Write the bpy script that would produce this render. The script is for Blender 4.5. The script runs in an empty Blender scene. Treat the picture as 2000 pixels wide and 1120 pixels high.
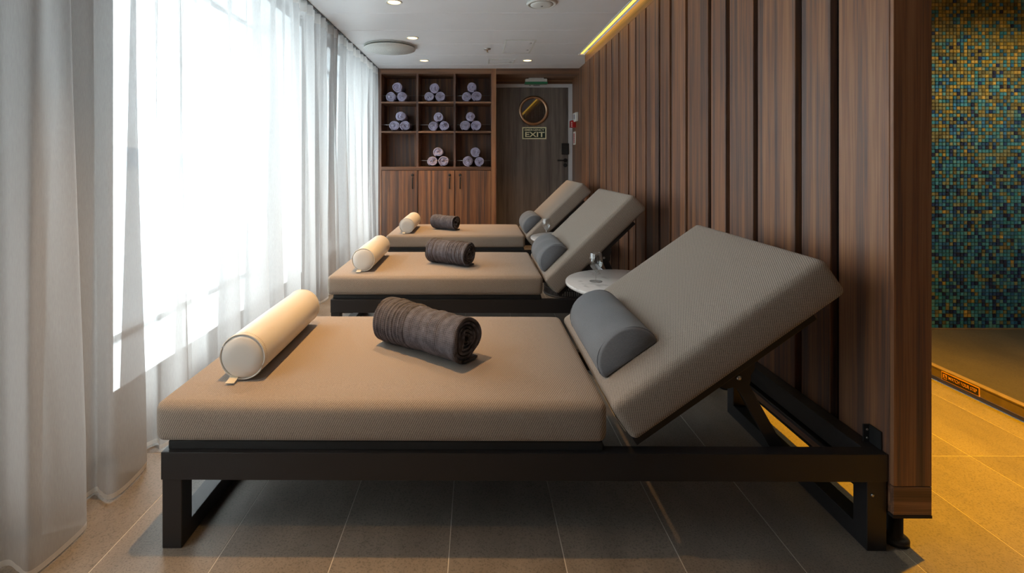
import bpy, bmesh, math, random
from mathutils import Vector, Matrix
random.seed(7)
S = bpy.context.scene
COL = S.collection
PI = math.pi

# ------------------------------------------------------------------ camera
F = 947.0            # focal length in pixels of the 2000 px wide frame
EYE = 1.07
cd = bpy.data.cameras.new('camera'); cam = bpy.data.objects.new('camera', cd); COL.objects.link(cam)
cd.sensor_fit = 'HORIZONTAL'; cd.sensor_width = 36; cd.lens = 36 * F / 2000
cd.shift_x = 0.0375; cd.shift_y = -0.1225
cd.clip_start = 0.05; cd.clip_end = 5000
cam.location = (0, 0, EYE); cam.rotation_euler = (PI / 2, 0, 0.0052)
S.camera = cam

# ------------------------------------------------------------------ world and exposure
W = bpy.data.worlds.new('overcast_sky'); S.world = W; W.use_nodes = True
bg = W.node_tree.nodes['Background']
bg.inputs[0].default_value = (0.88, 0.94, 1.0, 1); bg.inputs[1].default_value = 7.6
S.view_settings.view_transform = 'Standard'; S.view_settings.look = 'None'
S.view_settings.gamma = 1.0; S.view_settings.use_curve_mapping = False
S.view_settings.exposure = 0.40
S.cycles.transparent_max_bounces = 16

WINDOWS = [(0.1, 1.22), (1.80, 3.77), (4.29, 5.72)]     # daylight portals of the three windows
WIN_Z0, WIN_Z1 = 0.20, 2.12
WALL_X = -1.36; GLASS_X = -1.76
for a, b in WINDOWS:
    ld = bpy.data.lights.new('window_portal', 'AREA'); ld.shape = 'RECTANGLE'
    ld.size = WIN_Z1 - WIN_Z0; ld.size_y = b - a; ld.cycles.is_portal = True
    lo = bpy.data.objects.new('window_portal', ld); COL.objects.link(lo)
    lo.location = (GLASS_X - 0.06, (a + b) / 2, (WIN_Z0 + WIN_Z1) / 2); lo.rotation_euler = (0, -PI / 2, 0)

def at(px, py=None, Y=None, Z=None):
    """pixel -> world, on the vertical plane Y or the horizontal plane Z"""
    if Y is None: Y = F * (EYE - Z) / (py - 315)
    return Vector(((px - 930) * Y / F, Y, EYE - ((py if py is not None else 315) - 315) * Y / F))
def X_at(px, Y): return (px - 930) * Y / F
def Z_at(py, Y): return EYE - (py - 315) * Y / F

# ------------------------------------------------------------------ materials
MATS = {}
def new_mat(name):
    m = bpy.data.materials.new(name); m.use_nodes = True; MATS[name] = m
    nt = m.node_tree
    return m, nt, nt.nodes['Principled BSDF'], nt.nodes, nt.links
def plain(name, col, rough=0.5, metal=0.0, bump=0.0, scale=200, var=0.0, spec=0.5, coat=0.0):
    m, nt, p, N, L = new_mat(name)
    p.inputs['Base Color'].default_value = (*col, 1); p.inputs['Roughness'].default_value = rough
    p.inputs['Metallic'].default_value = metal; p.inputs['Specular IOR Level'].default_value = spec
    p.inputs['Coat Weight'].default_value = coat
    if bump or var:
        tc = N.new('ShaderNodeTexCoord'); nz = N.new('ShaderNodeTexNoise'); nz.inputs['Scale'].default_value = scale
        nz.inputs['Detail'].default_value = 4
        L.new(tc.outputs['Object'], nz.inputs['Vector'])
        if bump:
            b = N.new('ShaderNodeBump'); b.inputs['Strength'].default_value = bump; b.inputs['Distance'].default_value = 0.002
            L.new(nz.outputs[0], b.inputs['Height']); L.new(b.outputs[0], p.inputs['Normal'])
        if var:
            r = N.new('ShaderNodeValToRGB')
            r.color_ramp.elements[0].position = 0.3; r.color_ramp.elements[1].position = 0.7
            r.color_ramp.elements[0].color = (*[c * (1 - var) for c in col], 1)
            r.color_ramp.elements[1].color = (*[min(1, c * (1 + var)) for c in col], 1)
            L.new(nz.outputs[0], r.inputs[0]); L.new(r.outputs[0], p.inputs['Base Color'])
    return m
def emit(name, col, strength):
    m, nt, p, N, L = new_mat(name)
    p.inputs['Base Color'].default_value = (*col, 1)
    p.inputs['Emission Color'].default_value = (*col, 1); p.inputs['Emission Strength'].default_value = strength
    return m
def math_node(N, L, op, a, b=None):
    n = N.new('ShaderNodeMath'); n.operation = op
    for i, v in enumerate((a, b)):
        if v is None: continue
        if isinstance(v, (int, float)): n.inputs[i].default_value = v
        else: L.new(v, n.inputs[i])
    return n.outputs[0]
def wood(name, cols, rough=0.42, axis='Z', freq=26, bump=0.15):
    m, nt, p, N, L = new_mat(name)
    tc = N.new('ShaderNodeTexCoord'); oi = N.new('ShaderNodeObjectInfo')
    mp = N.new('ShaderNodeMapping'); add = N.new('ShaderNodeVectorMath'); add.operation = 'ADD'
    cmb = N.new('ShaderNodeCombineXYZ')
    r = math_node(N, L, 'MULTIPLY', oi.outputs['Random'], 37.0)
    for i in range(3): L.new(r, cmb.inputs[i])
    L.new(tc.outputs['Object'], add.inputs[0]); L.new(cmb.outputs[0], add.inputs[1])
    sc = {'Z': (freq, freq, 0.5), 'Y': (freq, 0.5, freq), 'X': (0.5, freq, freq)}[axis]
    mp.inputs['Scale'].default_value = sc
    L.new(add.outputs[0], mp.inputs[0])
    n1 = N.new('ShaderNodeTexNoise'); n1.inputs['Scale'].default_value = 1.0; n1.inputs['Detail'].default_value = 3
    n1.inputs['Distortion'].default_value = 0.3
    n2 = N.new('ShaderNodeTexNoise'); n2.inputs['Scale'].default_value = 9.0; n2.inputs['Detail'].default_value = 5
    L.new(mp.outputs[0], n1.inputs['Vector']); L.new(mp.outputs[0], n2.inputs['Vector'])
    mix = math_node(N, L, 'ADD', math_node(N, L, 'MULTIPLY', n1.outputs[0], 0.68), math_node(N, L, 'MULTIPLY', n2.outputs[0], 0.32))
    ramp = N.new('ShaderNodeValToRGB'); e = ramp.color_ramp.elements
    pos = [0.36, 0.46, 0.53, 0.62]
    e[0].position = pos[0]; e[0].color = (*cols[0], 1); e[1].position = pos[-1]; e[1].color = (*cols[-1], 1)
    for q, c in zip(pos[1:-1], cols[1:-1]):
        x = e.new(q); x.color = (*c, 1)
    L.new(mix, ramp.inputs[0])
    # per-board value shift
    hsv = N.new('ShaderNodeHueSaturation')
    v = math_node(N, L, 'ADD', math_node(N, L, 'MULTIPLY', oi.outputs['Random'], 0.3), 0.86)
    L.new(v, hsv.inputs['Value']); L.new(ramp.outputs[0], hsv.inputs['Color'])
    L.new(hsv.outputs[0], p.inputs['Base Color'])
    p.inputs['Roughness'].default_value = rough
    b = N.new('ShaderNodeBump'); b.inputs['Strength'].default_value = bump; b.inputs['Distance'].default_value = 0.0015
    L.new(n2.outputs[0], b.inputs['Height']); L.new(b.outputs[0], p.inputs['Normal'])
    return m
def weave(name, dark, light, pitch=0.0062, rough=0.9, bump=0.5, var=0.12):
    """woven cloth: two crossing threads along u = x, v = y + z of the object"""
    m, nt, p, N, L = new_mat(name)
    tc = N.new('ShaderNodeTexCoord'); sp = N.new('ShaderNodeSeparateXYZ'); L.new(tc.outputs['Object'], sp.inputs[0])
    u = sp.outputs[0]; v = math_node(N, L, 'ADD', sp.outputs[1], sp.outputs[2])
    k = 2 * PI / pitch
    v2 = math_node(N, L, 'MULTIPLY', v, k)
    u2 = math_node(N, L, 'ADD', math_node(N, L, 'MULTIPLY', u, k), math_node(N, L, 'MULTIPLY', v2, 0.5))
    s = math_node(N, L, 'MULTIPLY', math_node(N, L, 'SINE', u2), math_node(N, L, 'SINE', v2))
    nz = N.new('ShaderNodeTexNoise'); nz.inputs['Scale'].default_value = 420; nz.inputs['Detail'].default_value = 2
    L.new(tc.outputs['Object'], nz.inputs['Vector'])
    h = math_node(N, L, 'ADD', math_node(N, L, 'MULTIPLY', s, 0.36), math_node(N, L, 'ADD', math_node(N, L, 'MULTIPLY', nz.outputs[0], 0.5), 0.25))
    ramp = N.new('ShaderNodeValToRGB'); e = ramp.color_ramp.elements
    e[0].position = 0.12; e[0].color = (*dark, 1); e[1].position = 0.82; e[1].color = (*light, 1)
    L.new(h, ramp.inputs[0]); L.new(ramp.outputs[0], p.inputs['Base Color'])
    p.inputs['Roughness'].default_value = rough; p.inputs['Specular IOR Level'].default_value = 0.2
    p.inputs['Sheen Weight'].default_value = 0.15
    b = N.new('ShaderNodeBump'); b.inputs['Strength'].default_value = bump; b.inputs['Distance'].default_value = 0.001
    L.new(h, b.inputs['Height']); L.new(b.outputs[0], p.inputs['Normal'])
    return m
def stone(name, c0, c1, rough=0.5, speck=(0.08, 0.07, 0.06), scale=3.0):
    m, nt, p, N, L = new_mat(name)
    tc = N.new('ShaderNodeTexCoord'); oi = N.new('ShaderNodeObjectInfo'); add = N.new('ShaderNodeVectorMath'); add.operation = 'ADD'
    cmb = N.new('ShaderNodeCombineXYZ'); r = math_node(N, L, 'MULTIPLY', oi.outputs['Random'], 50.0)
    for i in range(3): L.new(r, cmb.inputs[i])
    L.new(tc.outputs['Object'], add.inputs[0]); L.new(cmb.outputs[0], add.inputs[1])
    mp = N.new('ShaderNodeMapping'); mp.inputs['Scale'].default_value = (2.2, 1, 1); L.new(add.outputs[0], mp.inputs[0])
    n1 = N.new('ShaderNodeTexNoise'); n1.inputs['Scale'].default_value = scale; n1.inputs['Detail'].default_value = 7; n1.inputs['Roughness'].default_value = 0.65
    n2 = N.new('ShaderNodeTexNoise'); n2.inputs['Scale'].default_value = 210; n2.inputs['Detail'].default_value = 3
    L.new(mp.outputs[0], n1.inputs['Vector']); L.new(add.outputs[0], n2.inputs['Vector'])
    ramp = N.new('ShaderNodeValToRGB'); e = ramp.color_ramp.elements
    e[0].position = 0.3; e[0].color = (*c0, 1); e[1].position = 0.7; e[1].color = (*c1, 1)
    L.new(n1.outputs[0], ramp.inputs[0])
    r2 = N.new('ShaderNodeValToRGB'); e = r2.color_ramp.elements
    e[0].position = 0.30; e[0].color = (0.45, 0.45, 0.45, 1); e[1].position = 0.5; e[1].color = (1, 1, 1, 1)
    L.new(n2.outputs[0], r2.inputs[0])
    mx = N.new('ShaderNodeMix'); mx.data_type = 'RGBA'; mx.blend_type = 'MULTIPLY'; mx.inputs[0].default_value = 0.8
    L.new(ramp.outputs[0], mx.inputs[6]); L.new(r2.outputs[0], mx.inputs[7])
    hsv = N.new('ShaderNodeHueSaturation'); L.new(mx.outputs[2], hsv.inputs['Color'])
    L.new(math_node(N, L, 'ADD', math_node(N, L, 'MULTIPLY', oi.outputs['Random'], 0.16), 0.92), hsv.inputs['Value'])
    L.new(hsv.outputs[0], p.inputs['Base Color'])
    p.inputs['Roughness'].default_value = rough
    b = N.new('ShaderNodeBump'); b.inputs['Strength'].default_value = 0.25; b.inputs['Distance'].default_value = 0.001
    L.new(n2.outputs[0], b.inputs['Height']); L.new(b.outputs[0], p.inputs['Normal'])
    return m
def sheer(name, col, transp, transl):
    """net curtain: part open weave, part light passing through the threads, part reflecting"""
    m, nt, p, N, L = new_mat(name); N.remove(p); out = N['Material Output']
    tc = N.new('ShaderNodeTexCoord'); mp = N.new('ShaderNodeMapping'); mp.inputs['Scale'].default_value = (700, 700, 45)
    nz = N.new('ShaderNodeTexNoise'); nz.inputs['Scale'].default_value = 1; nz.inputs['Detail'].default_value = 3
    L.new(tc.outputs['Object'], mp.inputs[0]); L.new(mp.outputs[0], nz.inputs['Vector'])
    d = N.new('ShaderNodeBsdfDiffuse'); t = N.new('ShaderNodeBsdfTranslucent'); tr = N.new('ShaderNodeBsdfTransparent')
    for n in (d, t): n.inputs[0].default_value = (*col, 1)
    m1 = N.new('ShaderNodeMixShader'); m1.inputs[0].default_value = transl
    L.new(d.outputs[0], m1.inputs[1]); L.new(t.outputs[0], m1.inputs[2])
    m2 = N.new('ShaderNodeMixShader')
    fac = math_node(N, L, 'ADD', math_node(N, L, 'MULTIPLY', math_node(N, L, 'SUBTRACT', nz.outputs[0], 0.5), 0.22), transp)
    L.new(fac, m2.inputs[0]); L.new(m1.outputs[0], m2.inputs[1]); L.new(tr.outputs[0], m2.inputs[2])
    L.new(m2.outputs[0], out.inputs[0])
    return m
def pane_mat(name):
    m, nt, p, N, L = new_mat(name); N.remove(p); out = N['Material Output']
    tr = N.new('ShaderNodeBsdfTransparent'); tr.inputs[0].default_value = (0.95, 0.98, 0.97, 1)
    g = N.new('ShaderNodeBsdfGlossy'); g.inputs['Roughness'].default_value = 0.02
    mx = N.new('ShaderNodeMixShader'); mx.inputs[0].default_value = 0.06
    L.new(tr.outputs[0], mx.inputs[1]); L.new(g.outputs[0], mx.inputs[2]); L.new(mx.outputs[0], out.inputs[0])
    return m
def marble(name):
    m, nt, p, N, L = new_mat(name)
    tc = N.new('ShaderNodeTexCoord'); nz = N.new('ShaderNodeTexNoise'); nz.inputs['Scale'].default_value = 9; nz.inputs['Detail'].default_value = 8
    nz.inputs['Distortion'].default_value = 1.2
    L.new(tc.outputs['Object'], nz.inputs['Vector'])
    ramp = N.new('ShaderNodeValToRGB'); e = ramp.color_ramp.elements
    e[0].position = 0.30; e[0].color = (0.40, 0.38, 0.36, 1); e[1].position = 0.44; e[1].color = (0.66, 0.63, 0.61, 1)
    L.new(nz.outputs[0], ramp.inputs[0]); L.new(ramp.outputs[0], p.inputs['Base Color'])
    p.inputs['Roughness'].default_value = 0.12
    return m
def mosaic_mat(name):
    m, nt, p, N, L = new_mat(name)
    a = N.new('ShaderNodeAttribute'); a.attribute_name = 'Col'
    tc = N.new('ShaderNodeTexCoord'); nz = N.new('ShaderNodeTexNoise'); nz.inputs['Scale'].default_value = 160; nz.inputs['Detail'].default_value = 3
    L.new(tc.outputs['Object'], nz.inputs['Vector'])
    hs = N.new('ShaderNodeHueSaturation'); L.new(a.outputs['Color'], hs.inputs['Color'])
    L.new(math_node(N, L, 'ADD', math_node(N, L, 'MULTIPLY', nz.outputs[0], 0.9), 0.55), hs.inputs['Value'])
    L.new(hs.outputs[0], p.inputs['Base Color']); p.inputs['Roughness'].default_value = 0.35
    return m

WALNUT = [(0.070, 0.034, 0.020), (0.150, 0.072, 0.040), (0.220, 0.108, 0.058), (0.290, 0.150, 0.080)]
wood('walnut', [(0.066, 0.038, 0.031), (0.132, 0.070, 0.048), (0.215, 0.092, 0.043), (0.295, 0.140, 0.066)], rough=0.40)
wood('walnut_horizontal', WALNUT, axis='X')
wood('walnut_depth', WALNUT, axis='Y')
wood('grey_oak', [(0.085, 0.070, 0.060), (0.140, 0.118, 0.102), (0.180, 0.152, 0.132), (0.215, 0.182, 0.156)], rough=0.5, freq=14)
plain('groove_black', (0.012, 0.008, 0.006), 0.8)
plain('black_metal', (0.014, 0.013, 0.014), 0.45, bump=0.08, scale=600)
plain('black_rubber', (0.012, 0.012, 0.012), 0.7)
plain('steel', (0.6, 0.6, 0.6), 0.3, metal=1.0)
plain('brass', (0.50, 0.32, 0.20), 0.3, metal=1.0)
weave('taupe_weave', (0.088, 0.069, 0.056), (0.455, 0.376, 0.310))
weave('grey_weave', (0.090, 0.095, 0.105), (0.205, 0.212, 0.228), pitch=0.0028, bump=0.3)
def gauze(name, dark, light, pitch=0.0065):
    """crinkled cotton gauze of a roll whose axis is the object's y"""
    m, nt, p, N, L = new_mat(name)
    tc = N.new('ShaderNodeTexCoord'); sp = N.new('ShaderNodeSeparateXYZ'); L.new(tc.outputs['Object'], sp.inputs[0])
    ang = math_node(N, L, 'ARCTAN2', sp.outputs[2], sp.outputs[0])
    k = 2 * PI / pitch
    nz = N.new('ShaderNodeTexNoise'); nz.inputs['Scale'].default_value = 38; nz.inputs['Detail'].default_value = 5; nz.inputs['Roughness'].default_value = 0.7
    L.new(tc.outputs['Object'], nz.inputs['Vector'])
    u = math_node(N, L, 'ADD', math_node(N, L, 'MULTIPLY', sp.outputs[1], k), math_node(N, L, 'MULTIPLY', nz.outputs[0], 5.0))
    v = math_node(N, L, 'ADD', math_node(N, L, 'MULTIPLY', ang, 74.0), math_node(N, L, 'MULTIPLY', nz.outputs[0], 4.0))
    h = math_node(N, L, 'ADD', math_node(N, L, 'MULTIPLY', math_node(N, L, 'ADD', math_node(N, L, 'SINE', u), math_node(N, L, 'MULTIPLY', math_node(N, L, 'SINE', v), 0.5)), 0.16), nz.outputs[0])
    ramp = N.new('ShaderNodeValToRGB'); e = ramp.color_ramp.elements
    e[0].position = 0.25; e[0].color = (*dark, 1); e[1].position = 0.78; e[1].color = (*light, 1)
    L.new(h, ramp.inputs[0]); L.new(ramp.outputs[0], p.inputs['Base Color'])
    p.inputs['Roughness'].default_value = 0.95; p.inputs['Specular IOR Level'].default_value = 0.1
    b = N.new('ShaderNodeBump'); b.inputs['Strength'].default_value = 0.8; b.inputs['Distance'].default_value = 0.0015
    L.new(h, b.inputs['Height']); L.new(b.outputs[0], p.inputs['Normal'])
gauze('charcoal_gauze', (0.058, 0.056, 0.066), (0.155, 0.150, 0.172))
plain('lilac_terry', (0.37, 0.34, 0.47), 0.95, bump=1.0, scale=260, var=0.3)
plain('cream_leather', (0.70, 0.67, 0.62), 0.36, bump=0.12, scale=420)
plain('cream_label', (0.62, 0.55, 0.42), 0.6)
plain('seam_thread', (0.50, 0.42, 0.30), 0.7)
marble('white_marble')
stone('floor_stone', (0.160, 0.138, 0.116), (0.240, 0.210, 0.180), rough=0.45)
stone('shower_stone', (0.055, 0.048, 0.036), (0.095, 0.082, 0.064), rough=0.55, scale=2.0)
plain('grout', (0.52, 0.48, 0.43), 0.9)
plain('ceiling_paint', (0.78, 0.78, 0.79), 0.34, var=0.02, scale=3)
plain('ceiling_joint', (0.20, 0.20, 0.20), 0.8)
plain('white_plastic', (0.66, 0.66, 0.62), 0.45)
plain('grey_metal', (0.62, 0.62, 0.63), 0.45)
plain('dark_steel', (0.28, 0.27, 0.27), 0.35, metal=1.0)
plain('wall_cream', (0.56, 0.545, 0.53), 0.7, bump=0.05, scale=90)
plain('window_reveal', (0.80, 0.80, 0.80), 0.5)
plain('window_frame_white', (0.80, 0.80, 0.80), 0.4)
sheer('sheer_voile', (0.575, 0.555, 0.54), 0.36, 0.56)
sheer('sheer_header', (0.60, 0.56, 0.53), 0.12, 0.45)
sheer('sheer_hem', (0.72, 0.69, 0.65), 0.05, 0.45)
pane_mat('window_glass')
mosaic_mat('mosaic_glass')
plain('mosaic_grout', (0.13, 0.115, 0.065), 0.9)
emit('lamp_glow', (1.0, 0.70, 0.30), 3.0)
emit('led_glow', (1.0, 0.56, 0.07), 2.2)
plain('porthole_glass', (0.004, 0.004, 0.005), 0.03, spec=1.0, coat=1.0)
plain('sign_green', (0.008, 0.030, 0.020), 0.5)
plain('sign_cream', (0.88, 0.86, 0.58), 0.6)
plain('red_plastic', (0.42, 0.012, 0.012), 0.4)
plain('green_plastic', (0.02, 0.22, 0.09), 0.4)
plain('sign_white', (0.75, 0.73, 0.66), 0.5)
plain('mark_blue', (0.05, 0.08, 0.2), 0.5)
plain('mark_dark', (0.08, 0.08, 0.08), 0.5)
plain('warning_black', (0.02, 0.018, 0.015), 0.5)
plain('warning_orange', (0.85, 0.42, 0.10), 0.5)
plain('curb_stone', (0.20, 0.15, 0.10), 0.5, var=0.15, scale=30)
plain('sea', (0.50, 0.55, 0.58), 0.2, bump=0.0)
plain('hill', (0.52, 0.60, 0.68), 0.9, var=0.1, scale=0.02)  # distance haze is put into this pale blue shore colour
m, nt, p, N, L = new_mat('clear_glass'); N.remove(p)
tr = N.new('ShaderNodeBsdfTransparent'); tr.inputs[0].default_value = (0.93, 0.95, 0.95, 1)
gl = N.new('ShaderNodeBsdfGlossy'); gl.inputs['Roughness'].default_value = 0.01
fr = N.new('ShaderNodeFresnel'); geo = N.new('ShaderNodeNewGeometry')
GI = 2.3
L.new(math_node(N, L, 'SUBTRACT', GI, math_node(N, L, 'MULTIPLY', geo.outputs['Backfacing'], GI - 1 / GI)), fr.inputs['IOR'])
mx = N.new('ShaderNodeMixShader'); L.new(fr.outputs[0], mx.inputs[0]); L.new(tr.outputs[0], mx.inputs[1]); L.new(gl.outputs[0], mx.inputs[2])
L.new(mx.outputs[0], N['Material Output'].inputs[0])

# ------------------------------------------------------------------ object helpers
def wm(o):
    M = o.matrix_basis
    return (wm(o.parent) @ o.matrix_parent_inverse @ M) if o.parent else M.copy()
def setp(o, parent):
    if parent is not None:
        o.parent = parent; o.matrix_parent_inverse = wm(parent).inverted()
def tag(o, label=None, cat=None, group=None, kind=None):
    if label: o['label'] = label
    if cat: o['category'] = cat
    if group: o['group'] = group
    if kind: o['kind'] = kind
    return o
def empty(name, loc, label=None, cat=None, group=None, kind=None):
    o = bpy.data.objects.new(name, None); COL.objects.link(o); o.location = loc; o.empty_display_size = 0.1
    return tag(o, label, cat, group, kind)
def link(name, me, mat, loc=(0, 0, 0), parent=None, rot=None):
    o = bpy.data.objects.new(name, me); COL.objects.link(o); o.location = loc
    if rot is not None: o.rotation_euler = rot
    if mat is not None and not me.materials: me.materials.append(MATS[mat])
    setp(o, parent)
    return o
def from_bm(name, bm, mat, loc=(0, 0, 0), parent=None, smooth=False, rot=None):
    me = bpy.data.meshes.new(name); bmesh.ops.recalc_face_normals(bm, faces=bm.faces[:])
    bm.to_mesh(me); bm.free()
    if smooth:
        for f in me.polygons: f.use_smooth = True
    return link(name, me, mat, loc, parent, rot)
def box_bm(sx, sy, sz, bev=0.0, seg=2):
    bm = bmesh.new(); bmesh.ops.create_cube(bm, size=1.0)
    for v in bm.verts: v.co = Vector((v.co.x * sx, v.co.y * sy, v.co.z * sz))
    if bev: bmesh.ops.bevel(bm, geom=bm.edges[:], offset=bev, segments=seg, affect='EDGES', profile=0.6)
    return bm
def box(name, x0, x1, y0, y1, z0, z1, mat, parent=None, bev=0.0, seg=2):
    bm = box_bm(x1 - x0, y1 - y0, z1 - z0, bev, seg)
    return from_bm(name, bm, mat, ((x0 + x1) / 2, (y0 + y1) / 2, (z0 + z1) / 2), parent)
def add_box(bm, x0, x1, y0, y1, z0, z1):
    vs = [bm.verts.new((x, y, z)) for x in (x0, x1) for y in (y0, y1) for z in (z0, z1)]
    for q in ((0, 1, 3, 2), (4, 6, 7, 5), (0, 4, 5, 1), (2, 3, 7, 6), (0, 2, 6, 4), (1, 5, 7, 3)):
        bm.faces.new([vs[i] for i in q])
def lathe_bm(prof, n=40, axis='Z'):
    """revolve (r, h) points; r = 0 closes to a pole"""
    bm = bmesh.new(); rings = []
    def P(r, h, a):
        c, s = r * math.cos(a), r * math.sin(a)
        return (c, s, h) if axis == 'Z' else ((c, h, s) if axis == 'Y' else (h, c, s))
    for r, h in prof:
        if r < 1e-6: rings.append([bm.verts.new(P(0, h, 0))])
        else: rings.append([bm.verts.new(P(r, h, 2 * PI * k / n)) for k in range(n)])
    for A, B in zip(rings, rings[1:]):
        for k in range(n):
            k2 = (k + 1) % n
            if len(A) == 1 and len(B) == 1: continue
            if len(A) == 1: bm.faces.new((A[0], B[k], B[k2]))
            elif len(B) == 1: bm.faces.new((A[k], A[k2], B[0]))
            else: bm.faces.new((A[k], A[k2], B[k2], B[k]))
    return bm
def lathe(name, prof, mat, loc, parent=None, n=40, axis='Z', smooth=True):
    return from_bm(name, lathe_bm(prof, n, axis), mat, loc, parent, smooth)
def tube_bm(pts, r, n=10, cap=True):
    bm = bmesh.new(); rings = []
    pts = [Vector(p) for p in pts]
    for i, p in enumerate(pts):
        t = (pts[min(i + 1, len(pts) - 1)] - pts[max(i - 1, 0)]).normalized()
        up = Vector((0, 0, 1)) if abs(t.z) < 0.9 else Vector((1, 0, 0))
        a = t.cross(up).normalized(); b = t.cross(a)
        rings.append([bm.verts.new(p + a * (r * math.cos(2 * PI * k / n)) + b * (r * math.sin(2 * PI * k / n))) for k in range(n)])
    for A, B in zip(rings, rings[1:]):
        for k in range(n): bm.faces.new((A[k], A[(k + 1) % n], B[(k + 1) % n], B[k]))
    if cap: bm.faces.new(rings[0]); bm.faces.new(rings[-1])
    return bm
def prism_bm(poly, y0, y1):
    """polygon in (x, z) pulled along y"""
    bm = bmesh.new()
    A = [bm.verts.new((x, y0, z)) for x, z in poly]; B = [bm.verts.new((x, y1, z)) for x, z in poly]
    bm.faces.new(A); bm.faces.new(B[::-1])
    for k in range(len(poly)):
        k2 = (k + 1) % len(poly); bm.faces.new((A[k], A[k2], B[k2], B[k]))
    return bm
def cushion_bm(lx, ly, lz, r, puff=0.006, seg=5):
    def axis(l, mid):
        h = l / 2
        e = [h - r + r * math.sin(PI / 2 * k / seg) for k in range(seg + 1)]
        inn = [-(h - r) + 2 * (h - r) * k / mid for k in range(1, mid)]
        return [-v for v in e[::-1]] + inn + e
    hx, hy, hz = lx / 2, ly / 2, lz / 2
    AX = [axis(lx, 20), axis(ly, 14), axis(lz, 3)]
    bm = bmesh.new(); cache = {}
    def vert(x, y, z):
        key = (round(x, 6), round(y, 6), round(z, 6))
        if key in cache: return cache[key]
        p = Vector((x, y, z)); q = Vector((max(-hx + r, min(hx - r, x)), max(-hy + r, min(hy - r, y)), max(-hz + r, min(hz - r, z))))
        d = p - q
        if d.length > 1e-9: p = q + d.normalized() * r
        fx = 1 - abs(x / hx) ** 6; fy = 1 - abs(y / hy) ** 6
        if z > 0: p.z += puff * fx * fy * (0.5 + z / lz)
        fz = 1 - (z / hz) ** 2
        if abs(y) > hy - r: p.y += math.copysign(puff * 0.5 * fz * fx, y)
        if abs(x) > hx - r: p.x += math.copysign(puff * 0.5 * fz * fy, x)
        cache[key] = bm.verts.new(p); return cache[key]
    def patch(U, V, fn):
        for i in range(len(U) - 1):
            for j in range(len(V) - 1):
                vs = [fn(U[i], V[j]), fn(U[i + 1], V[j]), fn(U[i + 1], V[j + 1]), fn(U[i], V[j + 1])]
                if len(set(vs)) == 4:
                    try: bm.faces.new(vs)
                    except ValueError: pass
    for s in (-1, 1):
        patch(AX[0], AX[1], lambda u, v: vert(u, v, s * hz))
        patch(AX[0], AX[2], lambda u, v: vert(u, s * hy, v))
        patch(AX[1], AX[2], lambda u, v: vert(s * hx, u, v))
    return bm
def text_obj(name, body, size, mat, M, parent, depth=0.0008, width=None, bold=0.0):
    cu = bpy.data.curves.new(name, 'FONT'); cu.body = body; cu.size = size; cu.extrude = depth; cu.offset = bold
    cu.align_x = 'CENTER'; cu.align_y = 'CENTER'; cu.resolution_u = 3
    t = bpy.data.objects.new(name, cu); COL.objects.link(t)
    bpy.context.view_layer.update()
    me = bpy.data.meshes.new_from_object(t.evaluated_get(bpy.context.evaluated_depsgraph_get()))
    bpy.data.objects.remove(t)
    if width:
        xs = [v.co.x for v in me.vertices]; k = width / (max(xs) - min(xs))
        for v in me.vertices: v.co.x *= k
    me.transform(M.to_3x3().to_4x4())
    me.materials.clear()
    return link(name, me, mat, M.to_translation(), parent)

# ================================================================== SETTING
CEIL = 2.18
Y_BACK = -1.6
CAB_Y = 5.80; DOOR_Y = 6.20
SLAT_X = 1.128; SLAT_X1 = 1.233; SLAT_Y0 = 1.33; SLAT_Y1 = 5.04
CURB_X = 2.24; MOS_Y = 2.93; RIGHT_X = 3.75

# ---- floor: slab of grout with stone tiles
floor = box('floor', -1.40, CURB_X, Y_BACK, DOOR_Y + 0.1, -0.06, -0.0007, 'grout')
tag(floor, 'pale grey-brown stone tiled floor of the relaxation room', 'floor', kind='structure')
tile_me = None
TW, TL = 0.311, 0.60
for i in range(-6, 7):
    x0 = 0.237 + TW * i; x1 = x0 + TW
    if x0 > CURB_X - 0.05 or x1 < -1.36: continue
    for j in range(-6, 8):
        y0 = 1.768 + TL * j; y1 = y0 + TL
        if y1 < Y_BACK + 0.1 or y0 > DOOR_Y: continue
        cx0, cx1, cy0, cy1 = max(x0, -1.40), min(x1, CURB_X), max(y0, Y_BACK), min(y1, DOOR_Y + 0.1)
        full = abs(cx1 - cx0 - TW) < 1e-4 and abs(cy1 - cy0 - TL) < 1e-4
        g = 0.0013
        if full and tile_me is not None:
            link('tile', tile_me, None, ((cx0 + cx1) / 2, (cy0 + cy1) / 2, -0.005), floor)
        else:
            o = box('tile', cx0 + g, cx1 - g, cy0 + g, cy1 - g, -0.010, 0.0, 'floor_stone', floor, bev=0.0004, seg=1)
            if full: tile_me = o.data

# ---- wet area behind the kerb
shower_floor = box('floor', CURB_X + 0.03, RIGHT_X, Y_BACK, MOS_Y + 0.1, -0.06, 0.058, 'shower_stone')
tag(shower_floor, 'brown stone floor of the mosaic shower bay, one step up', 'floor', kind='structure')
curb = empty('trim_1', (CURB_X, 1.5, 0), 'low stone kerb edging the step up to the mosaic bay', 'kerb', kind='structure')
box('kerb_base', CURB_X + 0.006, CURB_X + 0.03, Y_BACK, MOS_Y, 0.0, 0.018, 'mark_dark', curb)
box('kerb_face', CURB_X, CURB_X + 0.028, Y_BACK, MOS_Y, 0.019, 0.060, 'curb_stone', curb, bev=0.002)
box('kerb_nosing', CURB_X - 0.001, CURB_X + 0.03, Y_BACK, MOS_Y, 0.060, 0.067, 'curb_stone', curb, bev=0.0015)
step = empty('step_sign', (CURB_X, 2.255, 0.043), 'black and orange WATCH YOUR STEP sticker on the stone kerb', 'sign')
box('sign_border', CURB_X - 0.0025, CURB_X - 0.0002, 2.167, 2.344, 0.0205, 0.0605, 'warning_orange', step)
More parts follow.
